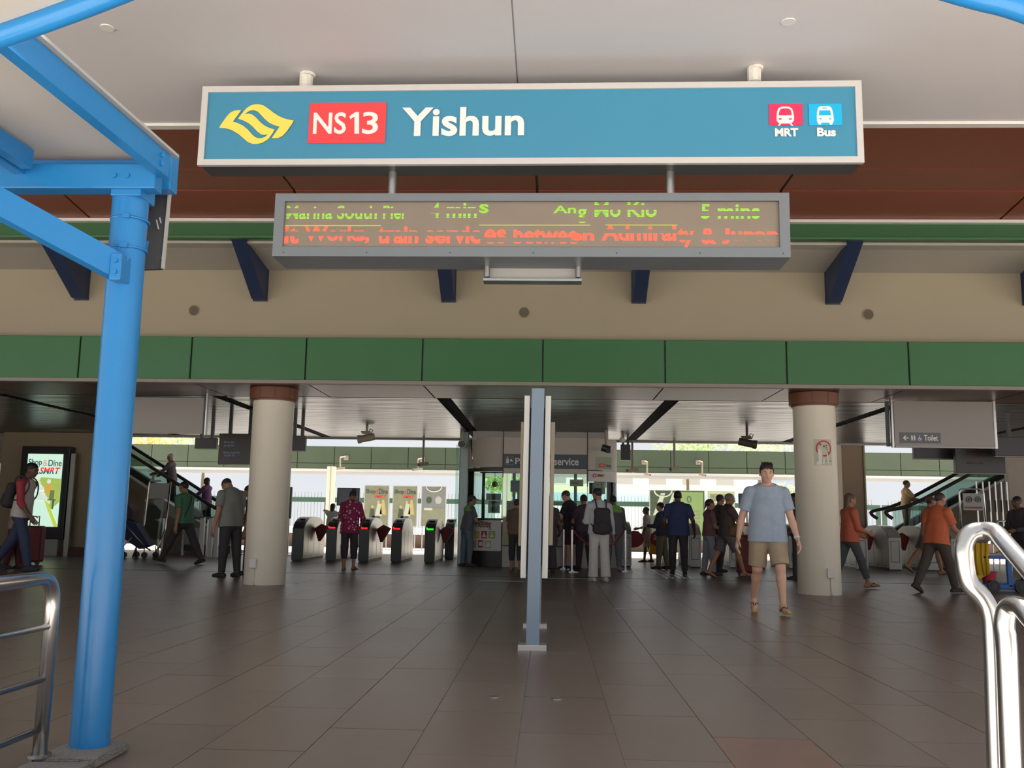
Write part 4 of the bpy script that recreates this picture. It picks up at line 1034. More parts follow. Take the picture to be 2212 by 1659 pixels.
flat([(c_[0], c_[1]), (c_[0]+.045, c_[1]+.045), (c_[0]+.058, c_[1]+.034), (c_[0]+.032, c_[1]+.008), (c_[0]+.1, c_[1]+.008), (c_[0]+.1, c_[1]-.008), (c_[0]+.032, c_[1]-.008), (c_[0]+.058, c_[1]-.034), (c_[0]+.045, c_[1]-.045)], PTt, .004, letter, ts, 'arrow')
for px in (1969.5, 1975):
    c_ = tp_(px, 946); flat(circ(c_[0], c_[1]+.035, .012, 10), PTt, .004, letter, ts, 'icon_head'); flat([(c_[0]-.016, c_[1]+.02), (c_[0]+.016, c_[1]+.02), (c_[0]+.009, c_[1]-.045), (c_[0]-.009, c_[1]-.045)], PTt, .004, letter, ts, 'icon_body')
c_ = tp_(1986, 946); flat(rect(c_[0]-.045, c_[1]-.055, c_[0]+.04, c_[1]+.05), PTt, .003, mat('access_blue', (104, 112, 150), .5, var=0), ts, 'access_panel')
PT3 = lambda u, w, d: V(u, 15.887-d, w)
flat(circ(c_[0]-.005, c_[1]+.034, .008, 8), PT3, .003, letter, ts, 'icon_head'); flat([(c_[0]-.011, c_[1]+.02), (c_[0]+.0, c_[1]+.02), (c_[0]+.002, c_[1]-.005), (c_[0]+.022, c_[1]-.007), (c_[0]+.03, c_[1]-.032), (c_[0]+.018, c_[1]-.036), (c_[0]+.012, c_[1]-.018), (c_[0]-.01, c_[1]-.016)], PT3, .003, letter, ts, 'icon_body')
raw('icon_wheel', *(lambda m_: (m_.v, m_.f))(MB().tube([PT3(c_[0]-.004+.021*math.cos(t), c_[1]-.022+.021*math.sin(t), .001) for t in np.linspace(math.pi*.7, math.pi*1.95, 12)], .004, 6)), letter, ts)
# mirror panel on the left (edge of a hanging frame)
a, b = at(430, 964, 15.9), at(440, 826, 15.9)
lf = thing('suspended_screen', 'long hanging grey panel between steel tubes left of the cream column', 'panel', (a[0]-1, 15.9, a[2]))
hg = at(442, 940, 15.9)
obj('hanger', MB().cyl((hg[0], 15.92, hg[2]), (hg[0], 15.92, hz-.003), .03, 14), chrome, lf, 'auto')
x0 = at(236, 900, 15.9)[0]
obj('panel', MB().box(x0, 15.9, hg[2]+.02, hg[0]-.05, 15.94, at(300, 858, 15.9)[2]), tgl, lf)
obj('hanger', MB().cyl((x0, 15.92, hg[2]), (x0, 15.92, hz-.003), .03, 14), chrome, lf, 'auto')
# dark platform signs
scr = mat('dark_screen', (52, 50, 54), .35, var=.15, scale=8); scrtext = mat('screen_text', (110, 124, 146), .5, var=0, emit=.15); scrred = mat('screen_red', (120, 50, 60), .5, var=0)
def dsign(label, px0, py0, px1, py1, Y, extra=None):
    a, b = at(px0, py1, Y), at(px1, py0, Y)
    t = thing('platform_sign', label, 'sign', ((a[0]+b[0])/2, Y, a[2]))
    obj('panel', MB().box(a[0], Y, a[2], b[0], Y+.12, b[2], .008), scr, t)
    obj('bottom_edge', MB().box(a[0], Y-.005, a[2]-.012, b[0], Y+.12, a[2]), lgrey, t)
    for f in (.25, .75):
        x = a[0]+(b[0]-a[0])*f; obj('hanger', MB().box(x-.03, Y+.03, b[2]-.01, x+.03, Y+.09, hz+.01), gdark, t)
    P_ = lambda u, w, d: V(u, Y-.004-d, w)
    if extra:
        for (s, qx0, qy0, qx1, qy1, m) in extra:
            p, q = at(qx0, qy1, Y), at(qx1, qy0, Y); text(s, m, t, P_, (p[0], p[2], q[0], q[2]), .004, .01)
    return t
dsign('dark platform sign with faint lettering left of the cream column', 470, 937, 560, 1002, 18.2, (('Marina Bay', 484, 953, 507, 958, scrtext), ('Jurong East', 484, 960, 507, 965, scrtext), ('Marina South Pier', 483, 975, 519, 980, scrtext), ('Ang Mo Kio', 484, 982, 508, 987, scrtext)))
dsign('thin dark sign wing attached left of the faintly lettered platform sign', 420, 946, 468, 968, 18.6)
dsign('short dark sign wing right of the cream column', 625, 941, 660, 973, 18.6)
dsign('dark lower block of the platform signs right of the toilet panel', 2066, 966, 2170, 1022, 18.2, (('Jurong East', 2090, 978, 2130, 983, scrred), ('Marina Bay', 2090, 998, 2124, 1003, scrred)))
dsign('thin dark sign wing under the toilet panel', 1976, 967, 2064, 990, 18.6)
dsign('dark sign filling the right edge under the ceiling', 2150, 945, 2290, 985, 17.5)
dsign('small dark train screen at the right end of the booth', 1341, 960, 1362, 993, 24.0, (('MRT', 1345, 961, 1352, 963, signred),))

# ================================================================== CAMERAS
camm = mat('camera_beige', (176, 164, 146), .5, var=.05); camdk = mat('camera_dark', (90, 82, 70), .5, var=.06)
def big_camera(px, py_, Y, dirx, m, label):
    p = at(px, py_, Y); t = thing('ceiling_camera', label, 'camera', tuple(p))
    a, b = p+V(-.17*dirx, -.05, -.03), p+V(.17*dirx, .06, .05)
    obj('housing', MB().cyl(a, b, .085, 16), m, t, 'auto'); obj('hood', MB().cyl(a+V(-.03*dirx, -.01, -.005), a+V(.05*dirx, .01, .01), .1, 16, .095), m, t, 'auto')
    obj('lens', MB().cyl(a+V(-.035*dirx, -.012, -.006), a+V(-.02*dirx, -.008, -.004), .07, 16), black, t, 'auto')
    obj('stem', MB().cyl(p+V(0, 0, .05), (p[0], p[1], hz+.02), .03, 12), m, t, 'auto')
    obj('bracket', MB().prism([p+V(-.14, -.04, .17), p+V(-.1, -.04, .1), p+V(.1, -.04, .1), p+V(.08, -.04, .17)], (0, .08, 0)), m, t)
    obj('cable', MB().tube([p+V(.1, 0, .1), p+V(.14, 0, .2), p+V(.08, 0, .22), p+V(.04, 0, .15)], .01, 8), black, t, True)
big_camera(792, 947, 21.5, 1, camm, 'large beige camera under the ceiling, left of the booth')
big_camera(1614, 958, 21.0, -1, camdk, 'large brownish camera under the ceiling, above the man in shorts')
def pole_camera(px, py_top, py_, Y, label, fromceil=True, dx=.1):
    p = at(px, py_, Y); tp2 = at(px, py_top, Y); t = thing('pole_camera', label, 'camera', tuple(p))
    if fromceil: obj('pole', MB().cyl(p+V(0, 0, .03), (p[0], p[1], hz), .03, 10), camm, t, 'auto')
    else: obj('pole', MB().tube(fillet([p+V(0, 0, .03), tp2, tp2+V(dx, .25, .03), V(tp2[0]+dx, 39.95, tp2[2]+.03)], .08, 4), .035, 10), camm, t, True); obj('wall_plate', MB().box(tp2[0]+dx-.1, 39.88, tp2[2]-.07, tp2[0]+dx+.1, 39.95, tp2[2]+.13), camm, t); dx *= 1.6
    obj('housing', MB().beam(p+V(-dx*1.2, -.08, -.02), p+V(dx*1.1, .08, .03), .1, .09), camm, t); obj('lens', MB().cyl(p+V(-dx*1.2, -.09, -.02), p+V(-dx*1.35, -.1, -.025), .04, 10), black, t)
pole_camera(735, 988, 1012, 39.2, 'small gooseneck camera left of the posters', False)
pole_camera(903, 992, 1014, 39.2, 'small gooseneck camera over the right-hand poster', False)
pole_camera(914, 950, 1003, 24.3, 'small camera on a straight ceiling pole left of the booth')
pole_camera(1366, 955, 1016, 24.4, 'long camera on a ceiling pole right of the booth', True, .13)
pole_camera(1457, 955, 1012, 24.4, 'small camera on a ceiling pole above the blue-shirted man')
pole_camera(1398, 998, 1025, 39.2, 'small gooseneck camera between the two ceiling pole cameras', False, -.06)
pole_camera(1517, 998, 1026, 39.2, 'small gooseneck camera left of the man in shorts', False, -.06)
p = at(1309, 970, 21.8); t = thing('dome_camera', 'dark camera hanging in front of the booth right end', 'camera', tuple(p))
obj('pole', MB().cyl(p, (p[0], p[1], hz), .035, 10), camm, t, 'auto'); obj('housing', MB().cyl(p+V(-.1, 0, .04), p+V(.09, 0, -.02), .085, 14), gdark, t, 'auto'); obj('lens_box', MB().box(p[0], p[1]-.12, p[2]-.1, p[0]+.1, p[1]-.02, p[2]-.01, .01), black, t)
p = at(999, 960, 22.3); t = thing('loudspeaker', 'round horn loudspeaker at the upper left corner of the booth', 'loudspeaker', tuple(p))
obj('horn', MB().cyl(p+V(0, -.12, 0), p+V(0, .1, 0), .1, 18, .06), camm, t, 'auto'); obj('cone', MB().cyl(p+V(0, -.125, 0), p+V(0, -.115, 0), .08, 18), gdark, t, 'auto'); obj('bracket', MB().box(p[0]-.02, p[1], p[2]+.05, p[0]+.02, p[1]+.05, hz), camm, t)
p = at(1344, 950, 22.6); t = thing('corner_lamp', 'small white lamp at the upper right corner of the booth', 'lamp', tuple(p))
obj('head', MB().sphere(p, .07, 12, 8), white, t, True); obj('bracket', MB().box(p[0]-.02, p[1], p[2], p[0]+.02, p[1]+.04, hz), camm, t)

# ================================================================== POSTERS AND SCREENS
pgreen = mat('poster_green', (134, 138, 114), .5, var=.3, scale=2.5); pdk = mat('poster_dark', (70, 84, 66), .5, var=.4, scale=5)
porange = mat('poster_orange', (206, 148, 70), .5, var=.1); pyellow = mat('poster_yellow', (190, 174, 110), .5, var=.1); pwhite = mat('poster_white', (190, 198, 182), .5, var=.05)
ptext = mat('poster_text', (60, 80, 74), .5, var=0); pred = mat('poster_red', (214, 66, 60), .5, var=0)
def poster(px0, py0, px1, py1, Y, label, kind):
    a, b = at(px0, py1, Y), at(px1, py0, Y); w = b[0]-a[0]; h = b[2]-a[2]
    t = thing('poster_stand', label, 'poster', ((a[0]+b[0])/2, Y, -.12), None)
    P_ = lambda u, w_, d: V(a[0]+u*w, Y-d, a[2]+w_*h)
    obj('board', MB().box(a[0], Y, a[2], b[0], Y+.06, b[2]), {'shop': pgreen, 'grey': mat('poster_grey', (126, 132, 130), .5, var=.12, scale=3), 'dark': pdk, 'pale': mat('poster_pale', (180, 196, 150), .5, var=.12, scale=3)}[kind], t)
    for q in ((a[0]-.03, a[2], a[0], b[2]), (b[0], a[2], b[0]+.03, b[2]), (a[0]-.03, b[2], b[0]+.03, b[2]+.03)): obj('frame_bar', MB().box(q[0], Y-.01, q[1], q[2], Y+.07, q[3]), lgrey, t)
    for x in (a[0]+.04, b[0]-.04): obj('leg', MB().box(x-.02, Y+.02, -.13, x+.02, Y+.06, a[2]), steel, t)
    if kind == 'shop':
        text('Shop', ptext, t, P_, (.04, .78, .45, .92), .006, .02); text('&', pred, t, P_, (.47, .8, .56, .91), .006); text('Dine', ptext, t, P_, (.58, .80, .96, .93), .006, .02)
        text('SMRT', pred, t, P_, (.40, .70, .92, .77), .006, .03, shear=.3)
        for q, m in (([(.45, .25), (.75, .25), (.7, .55), (.55, .58)], pwhite), ([(.65, .3), (.92, .28), (.85, .6), (.72, .58)], pyellow), ([(.2, .2), (.45, .15), (.42, .42), (.25, .44)], pdk), ([(.3, .02), (.7, .02), (.66, .25), (.34, .25)], dgrey)): flat(q, P_, .006, m, t, 'figure_shape')
        for u, w_ in ((.58, .60), (.78, .62), (.33, .48)): flat(circ(u, w_, .06, 10, .04), P_, .007, pyellow, t, 'figure_head')
    elif kind == 'grey':
        raw('arc', *(lambda m_: (m_.v, m_.f))(MB().tube([P_(.5+.32*math.cos(t_), 1.0+.12*math.sin(t_), .01) for t_ in np.linspace(math.pi, 2*math.pi, 14)], .03, 6)), pwhite, t)
        flat(rect(.02, .02, .98, .46), P_, .006, pgreen, t, 'lower_half'); flat(circ(.3, .66, .13, 12, .09), P_, .006, pdk, t, 'figure_shape'); flat(circ(.7, .66, .14, 12, .1), P_, .006, lgrey, t, 'figure_shape'); flat(rect(.1, .4, .45, .46), P_, .008, pwhite, t, 'caption')
    elif kind == 'dark':
        flat(rect(.5, .02, .98, .98), P_, .006, mat('poster_lime', (130, 160, 100), .5, var=.1, scale=2), t, 'right_half')
        for q in ([(.05, .5), (.16, .52), (.28, .95), (.2, .95)], [(.2, .4), (.34, .5), (.3, .72), (.18, .7)], [(.3, .6), (.36, .6), (.48, .96), (.42, .96)]): flat(q, P_, .008, pwhite, t, 'light_shape')
        raw('arc', *(lambda m_: (m_.v, m_.f))(MB().tube([P_(.24+.16*math.cos(t_), 1.0+.12*math.sin(t_), .01) for t_ in np.linspace(math.pi, 2*math.pi, 14)], .035, 6)), pwhite, t)
        raw('ring', *(lambda m_: (m_.v, m_.f))(MB().tube([P_(.72+.035*math.cos(t_), .83+.06*math.sin(t_), .01) for t_ in np.linspace(0, 2*math.pi, 15)[:-1]], .015, 6, True)), pdk, t)
        for k in range(4): flat(rect(.58, .58-.07*k, .92, .61-.07*k), P_, .008, pgreen, t, 'text_line')
        for u, w_, m in ((.72, .25, porange), (.78, .28, pwhite), (.84, .24, pred), (.75, .14, pyellow), (.85, .14, mat('flower_pink', (214, 150, 140), .5))): flat(circ(u, w_, .05, 10, .06), P_, .01, m, t, 'flower')
        flat(rect(.86, .05, .90, .32), P_, .008, dgrey, t, 'pole_shape')
    else:
        flat(rect(.06, .06, .94, .94), P_, .006, pgreen, t, 'print_area'); text('News', ptext, t, P_, (.1, .84, .4, .9), .008) if False else None
        for k in range(5): flat(rect(.12, .72-.1*k, .8, .76-.1*k), P_, .008, pwhite, t, 'text_line')
poster(786, 1050, 840, 1136, 37, 'Shop&Dine poster on a stand behind the third gate', 'shop')
poster(848, 1051, 901, 1136, 37, 'Shop&Dine poster on a stand behind the fourth gate', 'shop')
poster(910, 1052, 963, 1136, 37, 'grey poster with white arc on a stand near the booth', 'grey')
poster(1405, 1061, 1521, 1168, 37, 'wide dark and lime poster behind the blue-shirted man', 'dark')
poster(1532, 1063, 1585, 1150, 37, 'pale green poster behind the grey-haired man', 'pale')
def tv(px0, py0, px1, py1, Y, label):
    a, b = at(px0, py1, Y), at(px1, py0, Y); xm = (a[0]+b[0])/2
    t = thing('display_screen', label, 'screen', (xm, Y, 0))
    obj('casing', MB().box(a[0], Y, a[2], b[0], Y+.08, b[2], .01), gdark, t)
    obj('screen', MB().box(a[0]+.03, Y-.006, a[2]+.03, b[0]-.03, Y, b[2]-.03), mat('screen_blue', (78, 96, 112), .2, var=.4, scale=6), t)
    obj('stand', MB().cyl((xm, Y+.05, 0), (xm, Y+.05, a[2]+.05), .035, 12), steel, t, 'auto'); obj('foot', MB().box(xm-.25, Y-.15, -.004, xm+.25, Y+.25, .03), steel, t)
    return t
tv(727, 1054, 777, 1092, 26.2, 'dark display screen behind the woman in pink')
tv(1596, 1066, 1632, 1096, 26.2, 'dark display screen behind the shoulder of the man in shorts')
tv(618, 1052, 631, 1120, 26.2, 'narrow dark display stand behind the right edge of the cream column')

# ================================================================== ESCALATORS
escm = mat('escalator_steel', (120, 116, 108), .4, .5, var=.06); rub = mat('handrail_rubber', (40, 36, 38), .5, var=.05); eglass = glassmat('escalator_glass', (.8, .9, .86), clear=.8)
def escalator(px_b, py_b, px_t, py_t, Y, W_, label, sgn):
    h0 = at(px_b, py_b, Y); h1 = at(px_t, py_t, Y); d = nrm(h1-h0); L = 11.0
    t = thing('escalator', label, 'escalator', (h0[0], Y+W_/2, 0))
    up = V(0, 0, 1)
    for yy, nm in ((0, 'a'), (W_, 'b')):
        o = V(0, yy, 0)
        end = h0-V(sgn*.55, 0, .12)
        path = [end+o+V(sgn*.1, 0, -.22), end+o+V(-sgn*.06, 0, -.1), end+o]+[h0+o+d*s for s in (.2, 2, 5, L)]
        bal = obj('handrail', MB().tube(smooth_path(path, 4), .05, 10), rub, t, True)
        q = [h0+o-V(0, 0, .06), h0+o+d*L-V(0, 0, .06), h0+o+d*L-V(0, 0, .62), h0+o-V(0, 0, .62)]
        obj('glass_panel', MB().prism(q, (0, .015, 0)), eglass, t)
        obj('skirt', MB().beam(h0+o-V(0, 0, .80), h0+o+d*L-V(0, 0, .80), .14, .36, (0, 1, 0) if False else (0, 0, 1)), escm, t)
        obj('edge_trim', MB().beam(h0+o-V(0, 0, .62)+V(0, -.09, 0), h0+o+d*L-V(0, 0, .62)+V(0, -.09, 0), .05, .05), steel, t)
    a = h0+V(0, 0, -.95)
    mb = MB().prism([a+V(-sgn*.4, .1, -.2), a+d*.2+V(0, .1, 0), a+d*L+V(0, .1, 0), a+d*L+V(0, .1, -1.0), (a+d*1.9+V(0, .1, -1.15))], (0, W_-.2, 0))
    obj('truss', mb, mat('truss_grey', (128, 120, 110), .6, var=.08), t)
    run = abs((d*L)[0]); ns = 24
    for k in range(ns):
        q = a+d*(L*k/ns); sx = L/ns*abs(d[0])
        obj('step', MB().box(q[0], Y+.12, q[2]-.02, q[0]+sgn*sx, Y+W_-.12, q[2]+L/ns*d[2]), dgrey, t)
    obj('landing', MB().box(h0[0]-sgn*1.9, Y, -.004, h0[0]+sgn*.2, Y+W_, .02), steel, t)
    return t, h0, d
esc1, h0L, dL = escalator(486, 1110, 274, 976, 26.5, 1.2, 'escalator rising to the left behind the green-shirted man', -1)
esc2, h0R, dR = escalator(1962, 1094, 2092, 1026, 26.5, 1.2, 'escalator rising to the right behind the man in orange', 1)
# stair balustrade on the right
bx_ = thing('stair_balustrade', 'steel bar balustrade of the stairs at the right, behind the warning sign', 'balustrade', (at(2140, 1130, 24.4)[0], 24.4, 0))
xs_ = [at(px, 1100, 24.4)[0] for px in (2112, 2126, 2140, 2153, 2166, 2178)]
for k, x in enumerate(xs_):
    obj('bar', MB().cyl((x, 24.4, 0), (x, 24.4, 2.25), .018, 8), chrome, bx_)
obj('panel', MB().box(xs_[1], 24.42, 1.48, xs_[-1]+.15, 24.46, 1.78), mat('panel_olive', (92, 82, 62), .5, var=.1), bx_)
obj('hand_rail', MB().tube([(xs_[1], 24.36, .85), (xs_[3], 24.36, 1.25), (xs_[3]+.3, 24.36, 1.25)], .025, 10), chrome, bx_, True)
obj('cladding', MB().box(at(2176, 1000, 24.6)[0], 24.6, 0, at(2176, 1000, 24.6)[0]+3, 24.8, hz-.02), mat('clad_grey', (160, 150, 140), .5, var=.06), bx_)
lb2 = thing('stair_balustrade', 'chrome bar balustrade at the left edge behind the teenager', 'balustrade', (at(0, 1060, 24.6)[0], 24.6, 0))
for px in (-14, 2, 13, 24): x = at(px, 1050, 24.6)[0]; obj('bar', MB().cyl((x, 24.6, 0), (x, 24.6, at(px, 985, 24.6)[2]), .022, 8), chrome, lb2)
obj('panel', MB().box(at(-60, 1050, 24.6)[0], 24.64, at(0, 1068, 24.6)[2], at(16, 1050, 24.6)[0], 24.7, at(0, 1028, 24.6)[2]), MATS['panel_olive'], lb2)
obj('stair_flank', MB().prism([at(-80, 905, 25.0), at(0, 935, 25.0), at(34, 968, 25.0), at(34, 1000, 25.0), at(-80, 1000, 25.0)], (0, .2, 0)), MATS['clad_grey'], lb2)
# warning sign on a frame (right) and glass sign frame (left)
a, b = at(2082, 1102, 21.5), at(2123, 1066, 21.5)
wsn = thing('warning_sign', 'pale warning board with two round faces on a steel frame', 'sign', ((a[0]+b[0])/2, 21.5, 0))
obj('panel', MB().box(a[0], 21.5, a[2], b[0], 21.53, b[2]), lgrey, wsn)
obj('frame_tube', MB().tube(fillet([(a[0]-.05, 21.55, 0), (a[0]-.06, 21.55, b[2]+.1), (b[0]+.04, 21.55, b[2]+.1), (b[0]+.06, 21.55, 0)], .1), .02, 10), chrome, wsn, True)
for px in (2093, 2112):
    c_ = at(px, 1079, 21.5); raw('round_face', *(lambda m_: (m_.v, m_.f))(MB().tube([(c_[0]+.06*math.cos(t_), 21.49, c_[2]+.06*math.sin(t_)) for t_ in np.linspace(0, 2*math.pi, 19)[:-1]], .008, 6, True)), dgrey, wsn)
    obj('face_dot', MB().cyl((c_[0], 21.49, c_[2]), (c_[0], 21.5, c_[2]), .03, 12), dgrey, wsn)
obj('red_strip', MB().box(a[0]+.03, 21.49, a[2]+.04, b[0]-.03, 21.5, a[2]+.08), mat('strip_red', (150, 80, 66), .5, var=0), wsn)
a, b = at(322, 1077, 24.3), at(366, 1044, 24.3)
fs_ = thing('sign_frame', 'chrome tube frame with a blank grey board, left of the green-shirted man', 'sign', ((a[0]+b[0])/2, 24.3, 0))
obj('panel', MB().box(a[0], 24.3, a[2], b[0], 24.32, b[2]), lgrey, fs_)
obj('glass_panel', MB().box(a[0]-.1, 24.31, .45, b[0]-.12, 24.32, a[2]-.02), eglass, fs_)
l0, l1 = at(306, 1160, 24.3), at(350, 1174, 24.3)
obj('frame_tube', MB().tube(fillet([(l0[0]-.02, 23.9, 0), (l0[0]+.05, 24.3, .8), (a[0]-.02, 24.3, b[2]+.06), (a[0]+.3, 24.3, b[2]+.06)], .06), .022, 10), chrome, fs_, True)
obj('frame_tube', MB().tube(fillet([(l1[0]-.02, 23.9, 0), (l1[0]+.06, 24.3, .7), (b[0]+.03, 24.3, b[2]+.04)], .06), .022, 10), chrome, fs_, True)
for px in (344, 352):
    x = at(px, 1150, 24.5)[0]; obj('post', MB().cyl((x, 24.5, -.004), (x, 24.5, 1.0), .03, 10), steel, fs_)

# ================================================================== LIGHTBOX ADVERT
a, b = at(30, 1160, 23.9), at(152, 965, 23.9)
lx = thing('advert_lightbox', 'black framed glowing Shop&Dine advert behind the backpack walker', 'lightbox', ((a[0]+b[0])/2, 23.9, 0))
obj('case', MB().box(a[0], 23.9, .42, b[0], 24.18, b[2], .02), black, lx)
obj('plinth', MB().box(a[0]+.25, 23.95, -.004, b[0]-.15, 24.15, .42), lgrey, lx)
s0, s1 = at(47, 1137, 23.88), at(137, 981, 23.88)
w, h = s1[0]-s0[0], s1[2]-s0[2]
PX = lambda u, w_, d: V(s0[0]+u*w, 23.888-d, s0[2]+w_*h)
glow = mat('lightbox_mint', (206, 240, 220), .4, var=.04, scale=1.5, emit=.72)
flat(rect(0, 0, 1, 1), PX, .01, glow, lx, 'screen')
def em(n, c): return mat(n, c, .5, var=.05, emit=.62)
flat([(.3, .68), (1, .66), (1, .34), (.7, .2), (.55, .5)], lambda u, w_, d: PX(u, w_, d+.011), .002, em('glow_lime', (176, 200, 96)), lx, 'background_shape')
flat([(.55, .38), (.64, .38), (1, .02), (1, 0), (.9, 0)], lambda u, w_, d: PX(u, w_, d+.012), .002, em('glow_yellow', (206, 222, 90)), lx, 'background_shape')
P2 = lambda u, w_, d: PX(u, w_, d+.014)
text('Shop', em('glow_text', (70, 100, 90)), lx, P2, (.03, .82, .42, .93), .003, .02); text('&', em('glow_pink', (214, 150, 150)), lx, P2, (.45, .83, .58, .92), .003); text('Dine', MATS['glow_text'], lx, P2, (.6, .83, .98, .92), .003, .02)
text('SMRT', em('glow_red', (230, 80, 76)), lx, P2, (.36, .72, .96, .815), .003, .03, keep=[(.42, 1)], shear=.3)
text('SMRT', MATS['glow_text'], lx, P2, (.36, .72, .96, .815), .003, .03, keep=[(0, .42)], shear=.3)
for u, w_, m in ((.66, .62, 'glow_white'), (.48, .52, 'glow_white'), (.36, .66, 'glow_white')):
    flat(circ(u, w_, .055, 12, .03), P2, .003, em('glow_white', (232, 240, 226)), lx, 'figure_head'); flat([(u-.12, w_-.16), (u+.12, w_-.16), (u+.06, w_-.04), (u-.06, w_-.04)], P2, .002, em('glow_orange', (226, 176, 84)) if u > .5 else em('glow_pale', (222, 236, 226)), lx, 'figure_body')
flat([(.70, .36), (.84, .36), (.84, .5), (.72, .5)], P2, .004, em('glow_olive', (120, 130, 84)), lx, 'chair_back'); flat(rect(.66, .36, .9, .375), P2, .004, MATS['glow_text'], lx, 'chair_seat'); flat([(.8, .24), (.84, .24), (.86, .36), (.8, .36)], P2, .004, MATS['glow_text'], lx, 'chair_leg')
flat([(.48, .5), (.75, .34), (.72, .31), (.46, .42)], P2, .003, MATS['glow_white'], lx, 'figure_leg')
obj('side_post', MB().box(at(150, 1000, 23.9)[0]+.02, 23.92, -.004, at(158, 1000, 23.9)[0]+.04, 24.0, 2.65), steel, lx)

# ================================================================== STROLLER, CART
nv = mat('stroller_navy', (44, 50, 84), .7, var=.1)
g = G(298, 1200); x, y = at(298, 1150, 23.45)[0], 23.45
st = thing('stroller', 'folded dark navy stroller standing right of the blue post', 'stroller', (x, y, 0))
def sx(px, py_): return at(px, py_, y)
obj('seat_fabric', MB().prism([sx(262, 1118), sx(292, 1130), sx(322, 1178), sx(300, 1186), sx(262, 1160)], (0, .35, 0)), nv, st)
obj('hood', MB().prism([sx(258, 1098), sx(275, 1088), sx(288, 1104), sx(284, 1122), sx(262, 1122)], (0, .38, 0)), mat('hood_maroon', (72, 44, 52), .7, var=.1), st)
obj('frame_bar', MB().tube([sx(264, 1124), sx(310, 1178)], .022, 8), steel, st, True)
obj('frame_bar', MB().tube([sx(262, 1150)+V(0, .2, 0), sx(318, 1190)+V(0, .2, 0)], .018, 8), gdark, st, True)
obj('frame_bar', MB().tube([sx(262, 1185), sx(285, 1160)], .016, 8), steel, st, True)
wz = .075
for px, yy in ((268, 0), (282, .35), (312, 0), (324, .35)):
    q = sx(px, 1195); obj('wheel', MB().cyl((q[0], y+yy-.02, wz), (q[0], y+yy+.02, wz), .078, 16), black, st, 'auto'); obj('fork', MB().cyl((q[0], y+yy, wz), (q[0]-.02, y+yy, .3), .014, 8), gdark, st)
ct_blue = mat('cart_blue', (62, 112, 190), .45, var=.05); bagy = mat('bag_yellow', (214, 176, 34), .5, var=.1, scale=3, bump=.3, bscale=6)
g = G(2150, 1280); Yc = g[1]
ct = thing('cleaning_cart', 'blue cleaning cart with hanging yellow bag behind the looped handrail', 'cart', (g[0], Yc, 0))
def cx_(px, py_): return at(px, py_, Yc)
x0, x1 = cx_(2122, 1200)[0], cx_(2240, 1200)[0]
zs = [cx_(2150, 1268)[2], cx_(2150, 1204)[2]]
obj('base_tray', MB().box(x0, Yc, zs[0]-.04, x1, Yc+.5, zs[0]+.05, .02), ct_blue, ct)
obj('shelf', MB().box(x0, Yc, zs[1]-.03, cx_(2190, 1200)[0], Yc+.5, zs[1]+.03, .015), ct_blue, ct)
for px in (2180, 2132): xx = cx_(px, 1200)[0]; obj('upright', MB().box(xx-.04, Yc+(.0 if px > 2150 else .4), zs[0], xx+.04, Yc+(.06 if px > 2150 else .46), cx_(px, 1172)[2], .01), ct_blue, ct)
obj('upper_arm', MB().box(x0, Yc+.2, cx_(2150, 1180)[2], x0+.15, Yc+.3, cx_(2150, 1163)[2]), ct_blue, ct)
obj('bag_rim', MB().box(cx_(2094, 1170)[0], Yc-.02, cx_(2100, 1172)[2], cx_(2134, 1166)[0], Yc+.35, cx_(2100, 1166)[2], .01), gdark, ct)
pts = [cx_(2098, 1172), cx_(2134, 1164), cx_(2137, 1200), cx_(2139, 1238), cx_(2112, 1254), cx_(2105, 1245), cx_(2099, 1210)]
obj('yellow_bag', MB().prism(pts, (0, .3, 0)), bagy, ct)
for k, (pa, pb_) in enumerate(((2108, 2113), (2120, 2126), (2130, 2133))): obj('bag_fold', MB().tube([cx_(pa, 1172)+V(0, -.01, 0), cx_(pa+1, 1210)+V(0, -.02, 0), cx_(pb_, 1242)+V(0, -.01, 0)], .022, 8), bagy, ct, True)
for px in (2146, 2205):
    q = cx_(px, 1266); obj('wheel', MB().cyl((q[0], Yc-.03, .10), (q[0], Yc+.04, .10), .105, 20), black, ct, 'auto'); obj('hub', MB().cyl((q[0], Yc-.035, .10), (q[0], Yc-.028, .10), .05, 14), dgrey, ct, 'auto')
q = cx_(2147, 1246); bk = thing('cleaning_bucket', 'pink-red bucket standing on the blue cleaning cart', 'bucket', (q[0], Yc+.15, zs[0]+.05))
obj('pail', MB().cyl((q[0], Yc+.18, zs[0]+.05), (q[0], Yc+.18, zs[0]+.24), .10, 18, .13), mat('bucket_pink', (196, 60, 84), .5, var=.05), bk, 'auto'); obj('rim', MB().cyl((q[0], Yc+.18, zs[0]+.235), (q[0], Yc+.18, zs[0]+.25), .137, 18), mat('bucket_rim', (170, 50, 74), .5), bk, 'auto')
q = cx_(2157, 1197); tr_ = thing('cleaning_cloths', 'crumpled pale cloths lying on the blue cart shelf', 'cloth', (q[0], Yc+.2, zs[1]+.03))
mb = MB(); 
for k in range(9):
    u = k/8; mb.v += [tuple(V(x0+.02+(cx_(2186, 1200)[0]-x0-.05)*u, Yc+.05, zs[1]+.03)), tuple(V(x0+.02+(cx_(2186, 1200)[0]-x0-.05)*u, Yc+.22, zs[1]+.08+.09*math.sin(u*7+1)*.5+.05*(1-u))), tuple(V(x0+.02+(cx_(2186, 1200)[0]-x0-.05)*u, Yc+.45, zs[1]+.03))]
mb.f = [f for k in range(8) for f in ((3*k, 3*k+3, 3*k+4, 3*k+1), (3*k+1, 3*k+4, 3*k+5, 3*k+2), (3*k, 3*k+2, 3*k+5, 3*k+3))]
